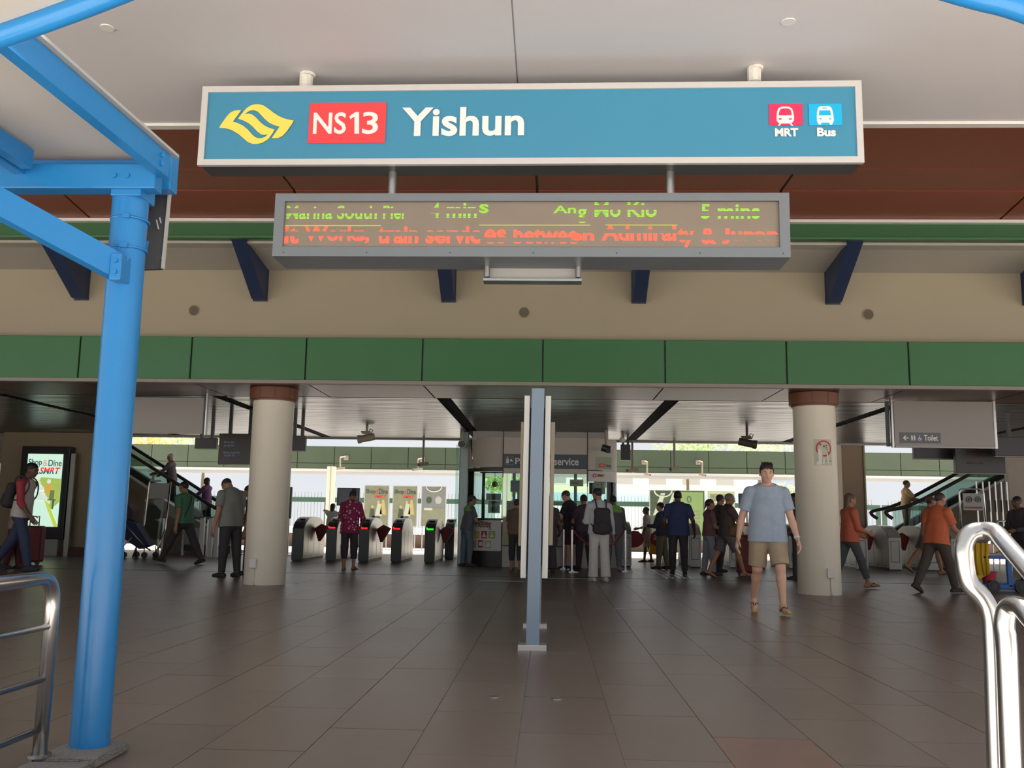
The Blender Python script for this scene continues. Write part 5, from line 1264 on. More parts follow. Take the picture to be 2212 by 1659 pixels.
obj('cloth_pile', mb, mat('cloth_pale', (206, 206, 190), .7, var=.1), tr_, True)
# ================================================================== PEOPLE
def cone(a, b, r1, r2, k=.02, flat_=None, cut=()): return ('c', V(*a), V(*b), r1, r2, k, flat_, cut)
def ell(c, R_, rad, k=.02): return ('e', V(*c), R_, V(*rad), k)
def field(prims, h):
    lo = V(9, 9, 9); hi = -lo; bbs = []
    for p in prims:
        if p[0] == 'c': r = max(p[3], p[4]); a, b = np.minimum(p[1], p[2])-r, np.maximum(p[1], p[2])+r
        elif p[0] == 'e': r = max(p[3]); a, b = p[1]-r, p[1]+r
        else: bbs.append(None); continue
        bbs.append((a, b))
        if not (p[0] == 'e' and len(p) > 5): lo = np.minimum(lo, a); hi = np.maximum(hi, b)
    lo = lo-3*h; hi = hi+3*h
    n = np.ceil((hi-lo)/h).astype(int)+1
    Fd = np.full(n, 1.0, np.float32); ax = [lo[i]+h*np.arange(n[i]) for i in range(3)]
    for p, bb in zip(prims, bbs):
        if bb is None:
            q, nn = p[1], p[2]
            X, Y, Z = np.meshgrid(*ax, indexing='ij', sparse=True)
            d = (X-q[0])*nn[0]+(Y-q[1])*nn[1]+(Z-q[2])*nn[2]; Fd = np.maximum(Fd, d.astype(np.float32)); continue
        m = .03+h
        i0 = np.clip(np.floor((bb[0]-m-lo)/h).astype(int), 0, n-1); i1 = np.clip(np.ceil((bb[1]+m-lo)/h).astype(int)+1, 1, n)
        sl_ = tuple(slice(i0[i], i1[i]) for i in range(3))
        G_ = np.stack(np.meshgrid(*[ax[i][sl_[i]] for i in range(3)], indexing='ij'), -1)
        if p[0] == 'c':
            a, b, r1, r2, k, fl, cut = p[1:]
            pa = G_-a; ba = b-a
            sc = 1.0
            if fl is not None:
                nn, c = fl; pa = pa+nn*((pa@nn)*(1/c-1))[..., None]; ba = ba+nn*(ba@nn)*(1/c-1); sc = (c+1)/2
            t = np.clip((pa@ba)/max(ba@ba, 1e-9), 0, 1)
            d = (np.linalg.norm(pa-t[..., None]*ba, axis=-1)-(r1+(r2-r1)*t))*sc
            for q, nn in cut: d = np.maximum(d, (G_-q)@nn)
            sub = False
        else:
            c, R_, rad, k = p[1:5]; q = (G_-c)@R_
            k0 = np.linalg.norm(q/rad, axis=-1); k1 = np.linalg.norm(q/rad**2, axis=-1); d = k0*(k0-1)/np.maximum(k1, 1e-6); sub = len(p) > 5
        o = Fd[sl_]; d = d.astype(np.float32)
        if sub: 
            d = -d; hh = np.clip(.5-.5*(o-d)/k, 0, 1); Fd[sl_] = o*(1-hh)+d*hh+k*hh*(1-hh)
        else:
            hh = np.clip(.5+.5*(o-d)/k, 0, 1); Fd[sl_] = o*(1-hh)+d*hh-k*hh*(1-hh)
    return Fd, lo
def nets(Fd, lo, h):
    s = Fd < 0; nx, ny, nz = Fd.shape
    offs = [(i, j, k) for i in (0, 1) for j in (0, 1) for k in (0, 1)]
    cnt_ = sum(s[i:nx-1+i, j:ny-1+j, k:nz-1+k].astype(np.int8) for i, j, k in offs)
    act = (cnt_ > 0) & (cnt_ < 8); I = np.argwhere(act); idm = -np.ones(act.shape, int); idm[act] = np.arange(len(I))
    vals = {o: Fd[I[:, 0]+o[0], I[:, 1]+o[1], I[:, 2]+o[2]] for o in offs}
    S = np.zeros((len(I), 3)); C = np.zeros(len(I))
    for o in offs:
        for a in range(3):
            if o[a] == 0:
                o2 = list(o); o2[a] = 1; o2 = tuple(o2); va, vb = vals[o], vals[o2]
                m = (va < 0) != (vb < 0); t = np.where(m, va/np.where(va == vb, 1, va-vb), 0)
                q = np.zeros((len(I), 3)); q[:] = o; q[:, a] += t
                S += q*m[:, None]; C += m
    P = lo+h*(I+S/C[:, None])
    faces = []
    for a in range(3):
        b, c = (a+1) % 3, (a+2) % 3
        sa = [slice(None)]*3; sb = [slice(None)]*3; sa[a] = slice(0, -1); sb[a] = slice(1, None)
        A_, B_ = s[tuple(sa)], s[tuple(sb)]
        for flip, msk in ((0, A_ & ~B_), (1, ~A_ & B_)):
            E_ = np.argwhere(msk)
            E_ = E_[(E_[:, b] > 0) & (E_[:, c] > 0)]
            def cid(db, dc):
                q = E_.copy(); q[:, b] -= db; q[:, c] -= dc; return idm[q[:, 0], q[:, 1], q[:, 2]]
            f = np.stack([cid(1, 1), cid(0, 1), cid(0, 0), cid(1, 0)], 1)
            if flip: f = f[:, ::-1]
            faces.append(f)
    Fc = np.concatenate(faces); Fc = Fc[(Fc >= 0).all(1)]
    return P, Fc
def rotx(t): c, s = math.cos(t), math.sin(t); return np.array([[1, 0, 0], [0, c, -s], [0, s, c]])
def rotz(t): c, s = math.cos(t), math.sin(t); return np.array([[c, -s, 0], [s, c, 0], [0, 0, 1]])
rad = math.radians
SKIN = {'light': mat('skin_light', (236, 190, 162), .5, var=.04), 'tan': mat('skin_tan', (178, 128, 98), .5, var=.05), 'dark': mat('skin_dark', (112, 78, 60), .5, var=.05)}
def cloth(c): return mat('cloth_%d_%d_%d' % tuple(c), tuple(26+.87*v for v in c), .85, var=.12, scale=14, bump=.5, bscale=9)  # dark colours raised to imitate a milky veil of haze
def hairm(c): return mat('hair_%d_%d_%d' % tuple(c), tuple(16+.9*v for v in c), .55, var=.25, scale=40)  # same lift for dark hair
def person(label, pos, H, head, pose=None, look=None, res=.010, z0=0.0, feat=False):
    """pos = ground point under the pelvis, head = heading in degrees (0 = away from the entrance)"""
    P = dict(l=(4, 0), r=(-4, 6), fl=None, fr=None, la=(2, 10, 12, 0), ra=(2, 10, 12, 0), lean=2, nod=0, turn=0, spread=4, side=0)
    P.update(pose or {})
    K = dict(skin='tan', hair=(34, 28, 26), style='short', top=(120, 120, 120), sleeve='short', hem=.50, bot=(50, 50, 60), leg='long', flare=0, shoe=(40, 36, 36), stype='shoe', build=1.0, cap=None)
    K.update(look or {})
    B = K['build']
    th = rad(head); fwv = V(math.sin(th), math.cos(th), 0); rtv = V(math.cos(th), -math.sin(th), 0)
    L1, L2, AH = .245*H, .245*H, .042*H
    # legs
    legs = {}
    for sd, key, fk in ((-1, 'l', 'fl'), (1, 'r', 'fr')):
        fx, kn = P[key]; a = rad(fx); ab = rad(P['spread']*.5)
        hip = V(sd*.052*H*B, 0, 0)
        td = nrm(V(sd*math.tan(ab), math.sin(a), -math.cos(a))); knee = hip+td*L1
        b = rad(fx-kn); sdn = nrm(V(sd*math.tan(ab)*.4, math.sin(b), -math.cos(b))); ank = knee+sdn*L2
        fp = P[fk] if P[fk] is not None else 0
        fr = rotx(rad(-fp))     # positive pitch: toe down
        fr = rotx(-rad(fp))
        yaw = rotz(-sd*rad(7))
        heel = ank+yaw@(fr@V(0, -.035*H, -.026*H)); ball = ank+yaw@(fr@V(0, .055*H, -.028*H)); toe = ank+yaw@(fr@V(sd*.004*H, .10*H, -.031*H))
        legs[sd] = dict(hip=hip, knee=knee, ank=ank, heel=heel, ball=ball, toe=toe, sdn=sdn, td=td, fp=fp)
    low = min(min(l['heel'][2]-.016*H, l['toe'][2]-.011*H, l['ball'][2]-.014*H) for l in legs.values())
    pz = -low
    for l in legs.values():
        for k_ in ('hip', 'knee', 'ank', 'heel', 'ball', 'toe'): l[k_] = l[k_]+V(0, 0, pz)
    Rt = rotx(-rad(P['lean']))@np.array([[math.cos(rad(P['side'])), 0, math.sin(rad(P['side']))], [0, 1, 0], [-math.sin(rad(P['side'])), 0, math.cos(rad(P['side']))]])
    pel = V(0, 0, pz)
    def T(x, y, z): return pel+Rt@V(x*H, y*H, z*H)      # torso frame, z above hip joints
    fy = Rt@V(0, 1, 0); fx_ = Rt@V(1, 0, 0); fz = Rt@V(0, 0, 1)
    # head frame
    Rh = Rt@rotz(-rad(P['turn']))@rotx(-rad(P['nod']))
    neck0 = T(0, -.006, .305); hh = .132*H
    hc_ = neck0+Rt@V(0, .006*H, .03*H)+Rh@V(0, .012*H, .066*H)
    def Hd_(x, y, z): return hc_+Rh@(V(x, y, z)*hh)
    # arms
    arms = {}
    U1, U2 = .172*H, .150*H
    for sd, key in ((-1, 'la'), (1, 'ra')):
        f_, ab, el_, inn = P[key]; sh_ = T(sd*.106*B, -.004, .268)
        d = Rt@(np.array([[1, 0, 0], [0, 1, 0], [0, 0, 1]])@nrm(V(sd*math.sin(rad(ab)), math.sin(rad(f_))*math.cos(rad(ab)), -math.cos(rad(f_))*math.cos(rad(ab)))))
        elb = sh_+d*U1
        bend = nrm(fy*math.cos(rad(inn))-sd*fx_*math.sin(rad(inn))); bend = nrm(bend-d*np.dot(bend, d)) if abs(np.dot(bend, d)) < .98 else nrm(fz)
        fd = d*math.cos(rad(el_))+bend*math.sin(rad(el_)); wr = elb+fd*U2
        wax = nrm(fy-fd*np.dot(fy, fd)) if abs(np.dot(fy, fd)) < .8 else nrm(fz-fd*np.dot(fz, fd))
        nml = nrm(np.cross(wax, fd)); 
        if np.dot(nml, -sd*fx_) < 0 and abs(np.dot(nml, fx_)) > .2: nml = -nml
        arms[sd] = dict(sh=sh_, elb=elb, wr=wr, fd=fd, wax=wax, nml=nml, d=d)
    # ---------------- body skin, one continuous surface
    bp = []
    dep = (fy, .64)
    bp.append(cone(T(-.03*B, 0, .0), T(.03*B, 0, .0), .078*H*B, .078*H*B, .03, (fy, .82)))
    bp.append(cone(T(0, 0, .03), T(0, .0, .14), .083*H*B, .081*H*B, .03, dep))
    bp.append(cone(T(0, 0, .14), T(0, .0, .235), .078*H*B, .096*H*B, .03, dep))
    for sd in (-1, 1): bp.append(cone(T(sd*.015, -.006, .288), T(sd*.098*B, -.004, .266), .040*H, .034*H, .03))
    bp.append(cone(T(0, -.006, .29), Hd_(0, -.1, -.25), .034*H, .031*H, .02))
    cran = ell(Hd_(0, -.06, .13), Rh, V(.335, .43, .375)*hh, .01)
    bp += [cran, ell(Hd_(0, .10, -.08), Rh, V(.29, .31, .34)*hh, .03), ell(Hd_(0, .2, -.34), Rh, V(.17, .16, .15)*hh, .03)]
    bp += [cone(Hd_(0, .38, .04), Hd_(0, .46, -.12), .04*hh, .065*hh, .02), cone(Hd_(-.06, .40, -.13), Hd_(.06, .40, -.13), .045*hh, .045*hh, .015),
           cone(Hd_(-.17, .34, .10), Hd_(.17, .34, .10), .05*hh, .05*hh, .03), cone(Hd_(-.09, .34, -.245), Hd_(.09, .34, -.245), .045*hh, .045*hh, .015)]
    for sd in (-1, 1):
        bp.append(ell(Hd_(sd*.335, -.04, -.02), Rh, V(.045, .10, .15)*hh, .01))
        bp.append(ell(Hd_(sd*.145, .42, .03), Rh, V(.085, .07, .06)*hh, .015)+('sub',))
    for sd, l in legs.items():
        bp.append(cone(l['hip'], l['knee'], .052*H*B, .033*H, .025)); md = l['knee']+(l['ank']-l['knee'])*.3-nrm(np.cross(l['sdn'], V(1, 0, 0)))*(-.006*H)
        l['md'] = md; bp.append(cone(l['knee'], md, .031*H, .032*H, .02)); bp.append(cone(md, l['ank'], .032*H, .0195*H, .02))
        bp.append(cone(l['ank'], l['heel'], .02*H, .016*H, .015)); bp.append(cone(l['heel'], l['ball'], .0165*H, .018*H, .015, None)); bp.append(cone(l['ball'], l['toe'], .018*H, .0125*H, .012))
        bp.append(cone(l['ank'], l['ball'], .021*H, .018*H, .015))
    fr_ = max(.0052*H, res*.62)
    for sd, a in arms.items():
        mu = a['sh']+(a['elb']-a['sh'])*.45
        bp += [cone(a['sh'], mu, .032*H*B, .029*H*B, .02), cone(mu, a['elb'], .029*H*B, .023*H, .02)]
        mf = a['elb']+(a['wr']-a['elb'])*.3
        bp += [cone(a['elb'], mf, .023*H, .0245*H, .015), cone(mf, a['wr'], .0245*H, .0155*H, .015)]
        fd, wax, nml = a['fd'], a['wax'], a['nml']
        pk = a['wr']+fd*.05*H
        bp.append(cone(a['wr']+fd*.008*H, pk, .021*H, .026*H, .012, (nml, .5)))
        for q, (o_, ln) in enumerate(((.021, .9), (.0075, 1.0), (-.006, .94), (-.019, .74))):
            r0 = pk+wax*o_*H*.95+fd*.008*H; c_ = .55
            d1 = nrm(fd+nml*c_*.6); k1_ = r0+d1*.028*H*ln; d2 = nrm(fd+nml*(c_*2.0)); tp__ = k1_+d2*.026*H*ln
            bp += [cone(r0, k1_, fr_, fr_*.95, .004), cone(k1_, tp__, fr_*.95, fr_*.85, .003)]
        t0 = a['wr']+fd*.018*H+wax*.018*H; t1 = t0+nrm(fd*.7+wax*.7+nml*.3)*.028*H; t2 = t1+nrm(fd*.95+wax*.15+nml*.5)*.022*H
        bp += [cone(t0, t1, fr_*1.2, fr_*1.05, .006), cone(t1, t2, fr_*1.05, fr_*.9, .003)]
    root = thing('person', label, 'person', (pos[0], pos[1], z0), None)
    RM = np.stack([rtv, fwv, V(0, 0, 1)], 1)
    def emit_(name, prims, m, h=res):
        Fd, lo = field(prims, h); Pv, Fc = nets(Fd, lo, h)
        me = bpy.data.meshes.new(name); me.from_pydata((Pv@RM.T).tolist(), [], Fc.tolist()); me.polygons.foreach_set('use_smooth', [True]*len(me.polygons)); me.materials.append(m); me.update()
        o = bpy.data.objects.new(name, me); COL.objects.link(o); o.parent = root; return o
    emit_('body', bp, SKIN[K['skin']])
    # ---------------- clothes
    g_ = .011
    hemz = (K['hem']-.53)
    tp = [cone(T(-.03*B, 0, .0), T(.03*B, 0, .0), .079*H*B+g_, .079*H*B+g_, .03, (fy, .84)),
          cone(T(0, 0, hemz*.6), T(0, .0, .14), .086*H*B+g_, .086*H*B+g_, .03, (fy, .70)), cone(T(0, 0, .14), T(0, .0, .235), .086*H*B+g_, .099*H*B+g_, .03, (fy, .68)),
          cone(T(-.015, -.006, .288), T(-.098*B, -.004, .266), .041*H+g_, .035*H+g_, .03), cone(T(.015, -.006, .288), T(.098*B, -.004, .266), .041*H+g_, .035*H+g_, .03),
          cone(T(0, -.006, .29), T(0, .002, .335), .034*H+g_, .03*H+g_, .02)]
    for sd in (-1, 1): tp.append(cone(T(sd*.034*B, 0, .13), T(sd*.035*B, 0, hemz-.07), .074*H*B+g_, .083*H*B+g_, .03, (fy, .88)))
    for sd, l in legs.items(): tp.append(cone(l['hip']+V(0, 0, .02), l['hip']+(l['knee']-l['hip'])*.45, .05*H*B+g_, .063*H*B+g_, .04))
    if K['hem'] < .40:
        tp.append(cone(T(0, 0, .02), T(0, .0, K['hem']-.56), .095*H*B+g_, .11*H*B+g_, .03, (fy, .75)))
    slv = []
    for sd, a in arms.items():
        if K['sleeve'] == 'none': continue
        dd = a['d']
        if K['sleeve'] == 'short':
            e = a['sh']+(a['elb']-a['sh'])*.72; pr__ = [cone(a['sh'], a['elb'], .035*H*B+g_, .034*H*B+g_, .025, None, ((e, dd),))]
        elif K['sleeve'] == 'mid':
            pr__ = [cone(a['sh'], a['elb'], .034*H*B+g_, .026*H+g_, .025), cone(a['elb'], a['wr'], .026*H+g_, .021*H+g_, .015, None, ((a['elb']+(a['wr']-a['elb'])*.35, a['fd']),))]
        else:
            pr__ = [cone(a['sh'], a['elb'], .034*H*B+g_, .026*H+g_, .025), cone(a['elb'], a['wr'], .026*H+g_, .019*H+g_, .015, None, ((a['wr']-a['fd']*.01, a['fd']),))]
        slv += pr__
    neckcut = ('p', T(0, .02, .322), nrm(fz+fy*.35)); hemcut = ('p', T(0, 0, hemz), -fz)
    if K.get('sleeve_col'):
        emit_('shirt', tp+[neckcut, hemcut], cloth(K['top'])); emit_('sleeves', slv+[cone(T(sd*.02, -.006, .290), T(sd*.1*B, -.004, .268), .042*H+g_, .037*H+g_, .02) for sd in (-1, 1)]+[neckcut], cloth(K['sleeve_col']))
    else:
        emit_('shirt', tp+slv+[neckcut, hemcut], cloth(K['top']))
    if K.get('yoke'):
        yk = [cone(T(sd*.015, -.006, .288), T(sd*.1*B, -.004, .264), .042*H+g_+.004, .037*H+g_+.004, .03) for sd in (-1, 1)]+[ cone(T(0, 0, .18), T(0, .0, .24), .083*H*B+g_+.004, .1*H*B+g_+.004, .03, (fy, .69)), ('p', T(0, -.05, .235), nrm(-fz+(fx_*0))), neckcut]
        emit_('shoulder_yoke', yk, cloth(K['yoke']))
    if K['leg'] != 'none':
        bt_ = [cone(T(-.03*B, 0, -.005), T(.03*B, 0, -.005), .079*H*B+.007, .079*H*B+.007, .03, (fy, .84)), cone(T(0, 0, .0), T(0, 0, .06), .083*H*B+.005, .081*H*B+.005, .03, (fy, .68))]
        gg = .012 if K['leg'] != 'tight' else .005
        for sd, l in legs.items():
            if K['leg'] in ('short',):
                e = l['hip']+(l['knee']-l['hip'])*.92; bt_.append(cone(l['hip'], l['knee'], .056*H*B+gg, .046*H*B+gg+.008, .025, None, ((e, l['td']),)))
            else:
                fr2 = .98 if K['leg'] in ('long',) else .80
                e = l['knee']+(l['ank']-l['knee'])*(fr2 if K['leg'] != 'capri' else .62)
                bt_.append(cone(l['hip'], l['knee'], .053*H*B+gg, .039*H+gg, .025)); bt_.append(cone(l['knee'], l['ank']+l['sdn']*.02, .040*H+gg, (.026+K['flare'])*H+gg, .02, None, ((e, l['sdn']),)))
                bt_.append(cone(l['knee'], l['md'], .036*H+gg, .036*H+gg, .02, None, ((e, l['sdn']),)))
        bt_.append(('p', T(0, 0, .075), fz))
        emit_('shorts' if K['leg'] == 'short' else 'trousers', bt_, cloth(K['bot']))
    # ---------------- shoes
    for sd, l in legs.items():
        up_ = nrm(np.cross(l['toe']-l['heel'], V(1, 0, 0))); up_ = up_ if up_[2] > 0 else -up_
        if K['stype'] == 'shoe':
            pr__ = [cone(l['heel'], l['ball'], .0165*H+.008, .0185*H+.009, .015), cone(l['ball'], l['toe'], .0185*H+.009, .0135*H+.008, .012), cone(l['ank'], l['ball'], .02*H+.007, .017*H+.008, .015), cone(l['ank'], l['heel'], .02*H+.008, .0165*H+.008, .015),
                    ('p', l['ank']+up_*.005, up_), ('p', l['heel']-up_*(.0155*H), -up_)]
            emit_('shoe', pr__, cloth(K['shoe']))
        else:
            ctr = (l['heel']+l['toe'])/2; sole = [cone(l['heel']-up_*.013*H, l['ball']-up_*.012*H, .018*H, .024*H, .01, (up_, .28)), cone(l['ball']-up_*.012*H, l['toe']-up_*.008*H+nrm(l['toe']-l['heel'])*.01, .024*H, .018*H, .01, (up_, .28))]
            so = emit_('flip_flop' if K['stype'] == 'flipflop' else 'sandal', sole, cloth(K['shoe']), min(res, .006))
            fwd = nrm(l['toe']-l['heel']); rt_ = nrm(np.cross(fwd, up_))
            tz = l['toe']-fwd*.028*H+up_*.013*H
            for q in (-1, 1):
                mb = MB().tube(smooth_path([tz, l['ball']+rt_*q*.012*H-fwd*.008*H+up_*.023*H, l['ball']+rt_*q*.024*H-fwd*.04*H-up_*.004*H], 4), .0055, 8); mb.v = [tuple(V(*v)@RM.T) for v in mb.v]
                me = bpy.data.meshes.new('strap'); me.from_pydata(mb.v, [], mb.f); me.materials.append(black); s_o = bpy.data.objects.new('strap', me); COL.objects.link(s_o); s_o.parent = so
    # ---------------- hair
    st_ = K['style']
    hp_ = [ell(Hd_(0, -.06, .135), Rh, V(.365, .462, .41)*hh, .01)]
    def hplane(y0, z0, y1, z1):   # plane through (y0,z0)-(y1,z1), keep above
        d = nrm(V(0, y1-y0, z1-z0)); n = V(0, -d[2], d[1]); n = n if n[2] > 0 else -n
        return ('p', Hd_(0, y0, z0), Rh@(-n))
    if st_ == 'bald':
        hp_ = [ell(Hd_(0, -.08, .10), Rh, V(.352, .44, .385)*hh, .01), hplane(.34, .36, -.5, -.32)]
    elif st_ == 'short': hp_ += [hplane(.40, .30, -.5, -.36)]
    elif st_ == 'crop': hp_ = [ell(Hd_(0, -.06, .13), Rh, V(.35, .445, .395)*hh, .01), hplane(.40, .32, -.5, -.30)]
    elif st_ == 'spiky':
        hp_ = [ell(Hd_(0, -.06, .14), Rh, V(.352, .45, .405)*hh, .01), ell(Hd_(0, .06, .36), Rh, V(.28, .30, .19)*hh, .03)]
        fringe = [cone(Hd_(x, .20, .46), Hd_(x+.02, .375, zf), .06*hh, .028*hh, .008) for x, zf in ((-.24, .28), (-.16, .24), (-.08, .29), (0, .25), (.08, .30), (.16, .24), (.24, .27))]+[cone(Hd_(x*.9, -.05+.1*k_, .46), Hd_(x*1.15, -.1+.14*k_, .585-.03*k_), .06*hh, .025*hh, .01) for x in (-.2, -.07, .08, .2) for k_ in (0, 1, 2)]+[cone(Hd_(sd_*.32, .06, .2), Hd_(sd_*.335, .12, -.02), .05*hh, .02*hh, .01) for sd_ in (-1, 1)]
        hp_ += [hplane(.42, .33, -.5, -.32)]+fringe
    elif st_ in ('long', 'bob', 'bun', 'tail'):
        hp_ += [hplane(.40, .30, -.5, -.50)] if st_ != 'long' else []
        if st_ == 'long': hp_ = [ell(Hd_(0, -.06, .135), Rh, V(.37, .462, .41)*hh, .01), hplane(.42, .27, -.2, -.62)]
        if st_ == 'bun': hp_.insert(1, ell(Hd_(.1, -.42, .42), Rh, V(.22, .2, .2)*hh, .02))
        hp2 = []
        if st_ == 'long': hp2 = [cone(Hd_(0, -.28, .05), Hd_(0, -.36, -.85), .36*hh, .27*hh, .02, (Rh@V(0, 1, 0), .62))]
        if st_ == 'bob': hp2 = [cone(Hd_(0, -.16, 0), Hd_(0, -.2, -.42), .38*hh, .34*hh, .02, (Rh@V(0, 1, 0), .7))]
        if st_ == 'tail': hp2 = [cone(Hd_(0, -.46, .12), Hd_(0, -.56, -.5), .12*hh, .06*hh, .02)]
        if hp2: emit_('hair_length', hp2, hairm(K['hair']), res)
    if st_ == 'cap':
        cp_ = [ell(Hd_(0, -.06, .16), Rh, V(.375, .47, .41)*hh, .01), hplane(.40, .22, -.5, .06)]
        emit_('cap', cp_, cloth(K['cap'])); emit_('cap_peak', [ell(Hd_(0, .52, .22), Rh, V(.28, .28, .05)*hh, .01), ell(Hd_(0, .40, .22), Rh, V(.3, .2, .06)*hh, .01)], cloth(K['cap']), min(res, .007))
        hp_ = [ell(Hd_(0, -.06, .12), Rh, V(.352, .445, .39)*hh, .01), hplane(.30, .06, -.5, -.40), ('p', Hd_(0, 0, .12), Rh@V(0, 0, 1))]
    if not K.get('nohair'): emit_('hair', hp_, hairm(K['hair']))
    # ---------------- eyes, brows and mouth
    def blob(name, c, sq, m):
        mb = MB().sphere((0, 0, 0), 1, 10, 6); vs = [(hc_+Rh@(V(*c)*hh+V(*v)*V(*sq)*hh))@RM.T for v in mb.v]
        me = bpy.data.meshes.new(name); me.from_pydata([tuple(v) for v in vs], [], mb.f); me.polygons.foreach_set('use_smooth', [True]*len(mb.f)); me.materials.append(m); o = bpy.data.objects.new(name, me); COL.objects.link(o); o.parent = root; return o
    if feat:
        for sd in (-1, 1):
            e = blob('eye', (sd*.145, .368, .03), (.058, .03, .017), mat('eye_white', (206, 196, 186), .3, var=0)); i_ = blob('iris', (sd*.143, .386, .03), (.024, .018, .018), mat('iris_dark', (60, 46, 40), .3, var=0)); i_.parent = e
            blob('eyebrow', (sd*.15, .392, .125), (.085, .02, .018), hairm(K['hair']))
        blob('mouth', (0, .392, -.252), (.085, .02, .022), mat('lips', (176, 110, 98), .5, var=0))
    return dict(root=root, T=lambda x, y, z: V(pos[0], pos[1], z0)+RM@T(x, y, z), arms={s: {k: V(pos[0], pos[1], z0)+RM@v if k in ('sh', 'elb', 'wr') else RM@v for k, v in a.items()} for s, a in arms.items()}, RM=RM, H=H, fy=RM@fy, fz=RM@fz, fx=RM@fx_)
def ht(g, px, yh): return float(at(px, yh, g[1])[2])
def backpack(p, label, c, w=.15, d=.10, zlo=.06, zhi=.28, sling=False):
    H = p['H']; T = p['T']
    R_ = np.stack([p['fx'], p['fy'], p['fz']], 1)
    ctr = T(0, -.115, (zlo+zhi)/2); t = thing('backpack', label, 'backpack', tuple(ctr))
    pr = [cone(T(-w*.35, -.125, zlo+.03), T(w*.35, -.125, zlo+.03), .05*H, .05*H, .05), cone(T(-w*.3, -.115, zhi-.05), T(w*.3, -.115, zhi-.05), .038*H, .038*H, .05), cone(T(-w*.36, -.125, zlo+.03), T(-w*.3, -.115, zhi-.05), .045*H, .036*H, .04), cone(T(w*.36, -.125, zlo+.03), T(w*.3, -.115, zhi-.05), .045*H, .036*H, .04), cone(T(0, -.135, zlo+.03), T(0, -.12, zhi-.06), .055*H, .04*H, .04)]
    Fd, lo = field(pr, .012); Pv, Fc = nets(Fd, lo, .012); o = raw('bag_body', Pv, Fc.tolist(), cloth(c), t, True, False)
    pr = [cone(T(-.03, -.178, zlo+.04), T(.03, -.178, zlo+.04), .035*H, .035*H, .03, (p['fy'], .5)), cone(T(-.03, -.172, zlo+.08), T(.03, -.172, zlo+.08), .033*H, .033*H, .03, (p['fy'], .5))]
    Fd, lo = field(pr, .012); Pv, Fc = nets(Fd, lo, .012); raw('front_pocket', Pv, Fc.tolist(), cloth(c), t, True, False)
    for s in ((-1, 1) if not sling else (1,)):
        mb = MB().tube(smooth_path([T(s*.05, -.10, zhi-.03), T(s*.062, -.055, .335), T(s*.068, .035, .318), T(s*.080, .066, .24), T(s*.112, .03, .14), T(s*.085, -.085, zlo+.05)], 5), .014, 8)
        obj('shoulder_strap', mb, cloth(c), t, True)
    return t
def gp(px, py_): g = G(px, py_); return (g[0], g[1])
# walking man in the foreground
g = G(1664, 1326)
m1 = person('man in light blue tee, beige shorts and flip-flops walking towards the entrance', (g[0], g[1]+.05), ht(g, 1662, 1002), 183,
    dict(l=(17, 10), fl=0, r=(-6, 26), fr=28, la=(8, 14, 12, 10), ra=(-8, 17, 16, 20), lean=2, nod=4, turn=2, spread=6),
    dict(skin='light', hair=(30, 26, 26), style='spiky', top=(172, 192, 216), sleeve='short', hem=.47, bot=(186, 166, 136), leg='short', stype='flipflop', shoe=(206, 176, 50), build=1.06), res=.006, feat=True)
a = m1['arms'][-1]
wt = thing('wristwatch', 'white watch on the left wrist of the man in shorts', 'watch', tuple(a['wr'])); c0 = a['wr']-a['fd']*.02
obj('strap', MB().cyl(c0-a['fd']*.012, c0+a['fd']*.012, .0345, 18), white, wt, 'auto'); obj('face', MB().cyl(c0-a['nml']*.032, c0-a['nml']*.042, .016, 14), lgrey, wt, 'auto')
# backpack walker at the left
g = G(52, 1234)
p_ = person('teenager in white tee with red sleeves and blue jeans walking past the lightbox', (g[0]-.15, g[1]), ht(g, 55, 995), 90, dict(l=(-22, 12), fl=28, r=(20, 8), fr=-6, la=(-16, 8, 18, 0), ra=(16, 8, 30, 10), lean=6, nod=6),
    dict(skin='dark', hair=(22, 20, 22), style='short', top=(206, 200, 196), sleeve='mid', sleeve_col=(168, 44, 56), bot=(44, 56, 88), shoe=(40, 44, 60), build=.93), res=.010)
backpack(p_, 'dark backpack on the teenager with red sleeves', (46, 40, 40), w=.16)
g2 = G(-12, 1232)
person('person in dark red cut by the left edge of the picture', (g2[0], g2[1]+.6), 1.55, 90, dict(ra=(10, 8, 50, 10)), dict(skin='tan', top=(150, 120, 116), bot=(80, 26, 34), shoe=(60, 30, 30)), res=.011)
sc = G(2, 1224); rb_ = thing('red_bag', 'dark red trolley bag behind the legs of the teenager', 'bag', (sc[0]+.12, sc[1]+.9, 0))
obj('bag_body', MB().box(sc[0]-.12, sc[1]+.8, .05, sc[0]+.32, sc[1]+1.05, .82, .05), mat('bag_red', (112, 30, 36), .6, var=.1), rb_)
for dx in (-.06, .26): obj('wheel', MB().cyl((sc[0]+dx, sc[1]+.85, .04), (sc[0]+dx, sc[1]+.9, .04), .042, 12), black, rb_, 'auto')
obj('pull_handle', MB().tube([(sc[0]+.0, sc[1]+.93, .8), (sc[0]+.0, sc[1]+.93, 1.02), (sc[0]+.2, sc[1]+.93, 1.02), (sc[0]+.2, sc[1]+.93, .8)], .012, 8), gdark, rb_)
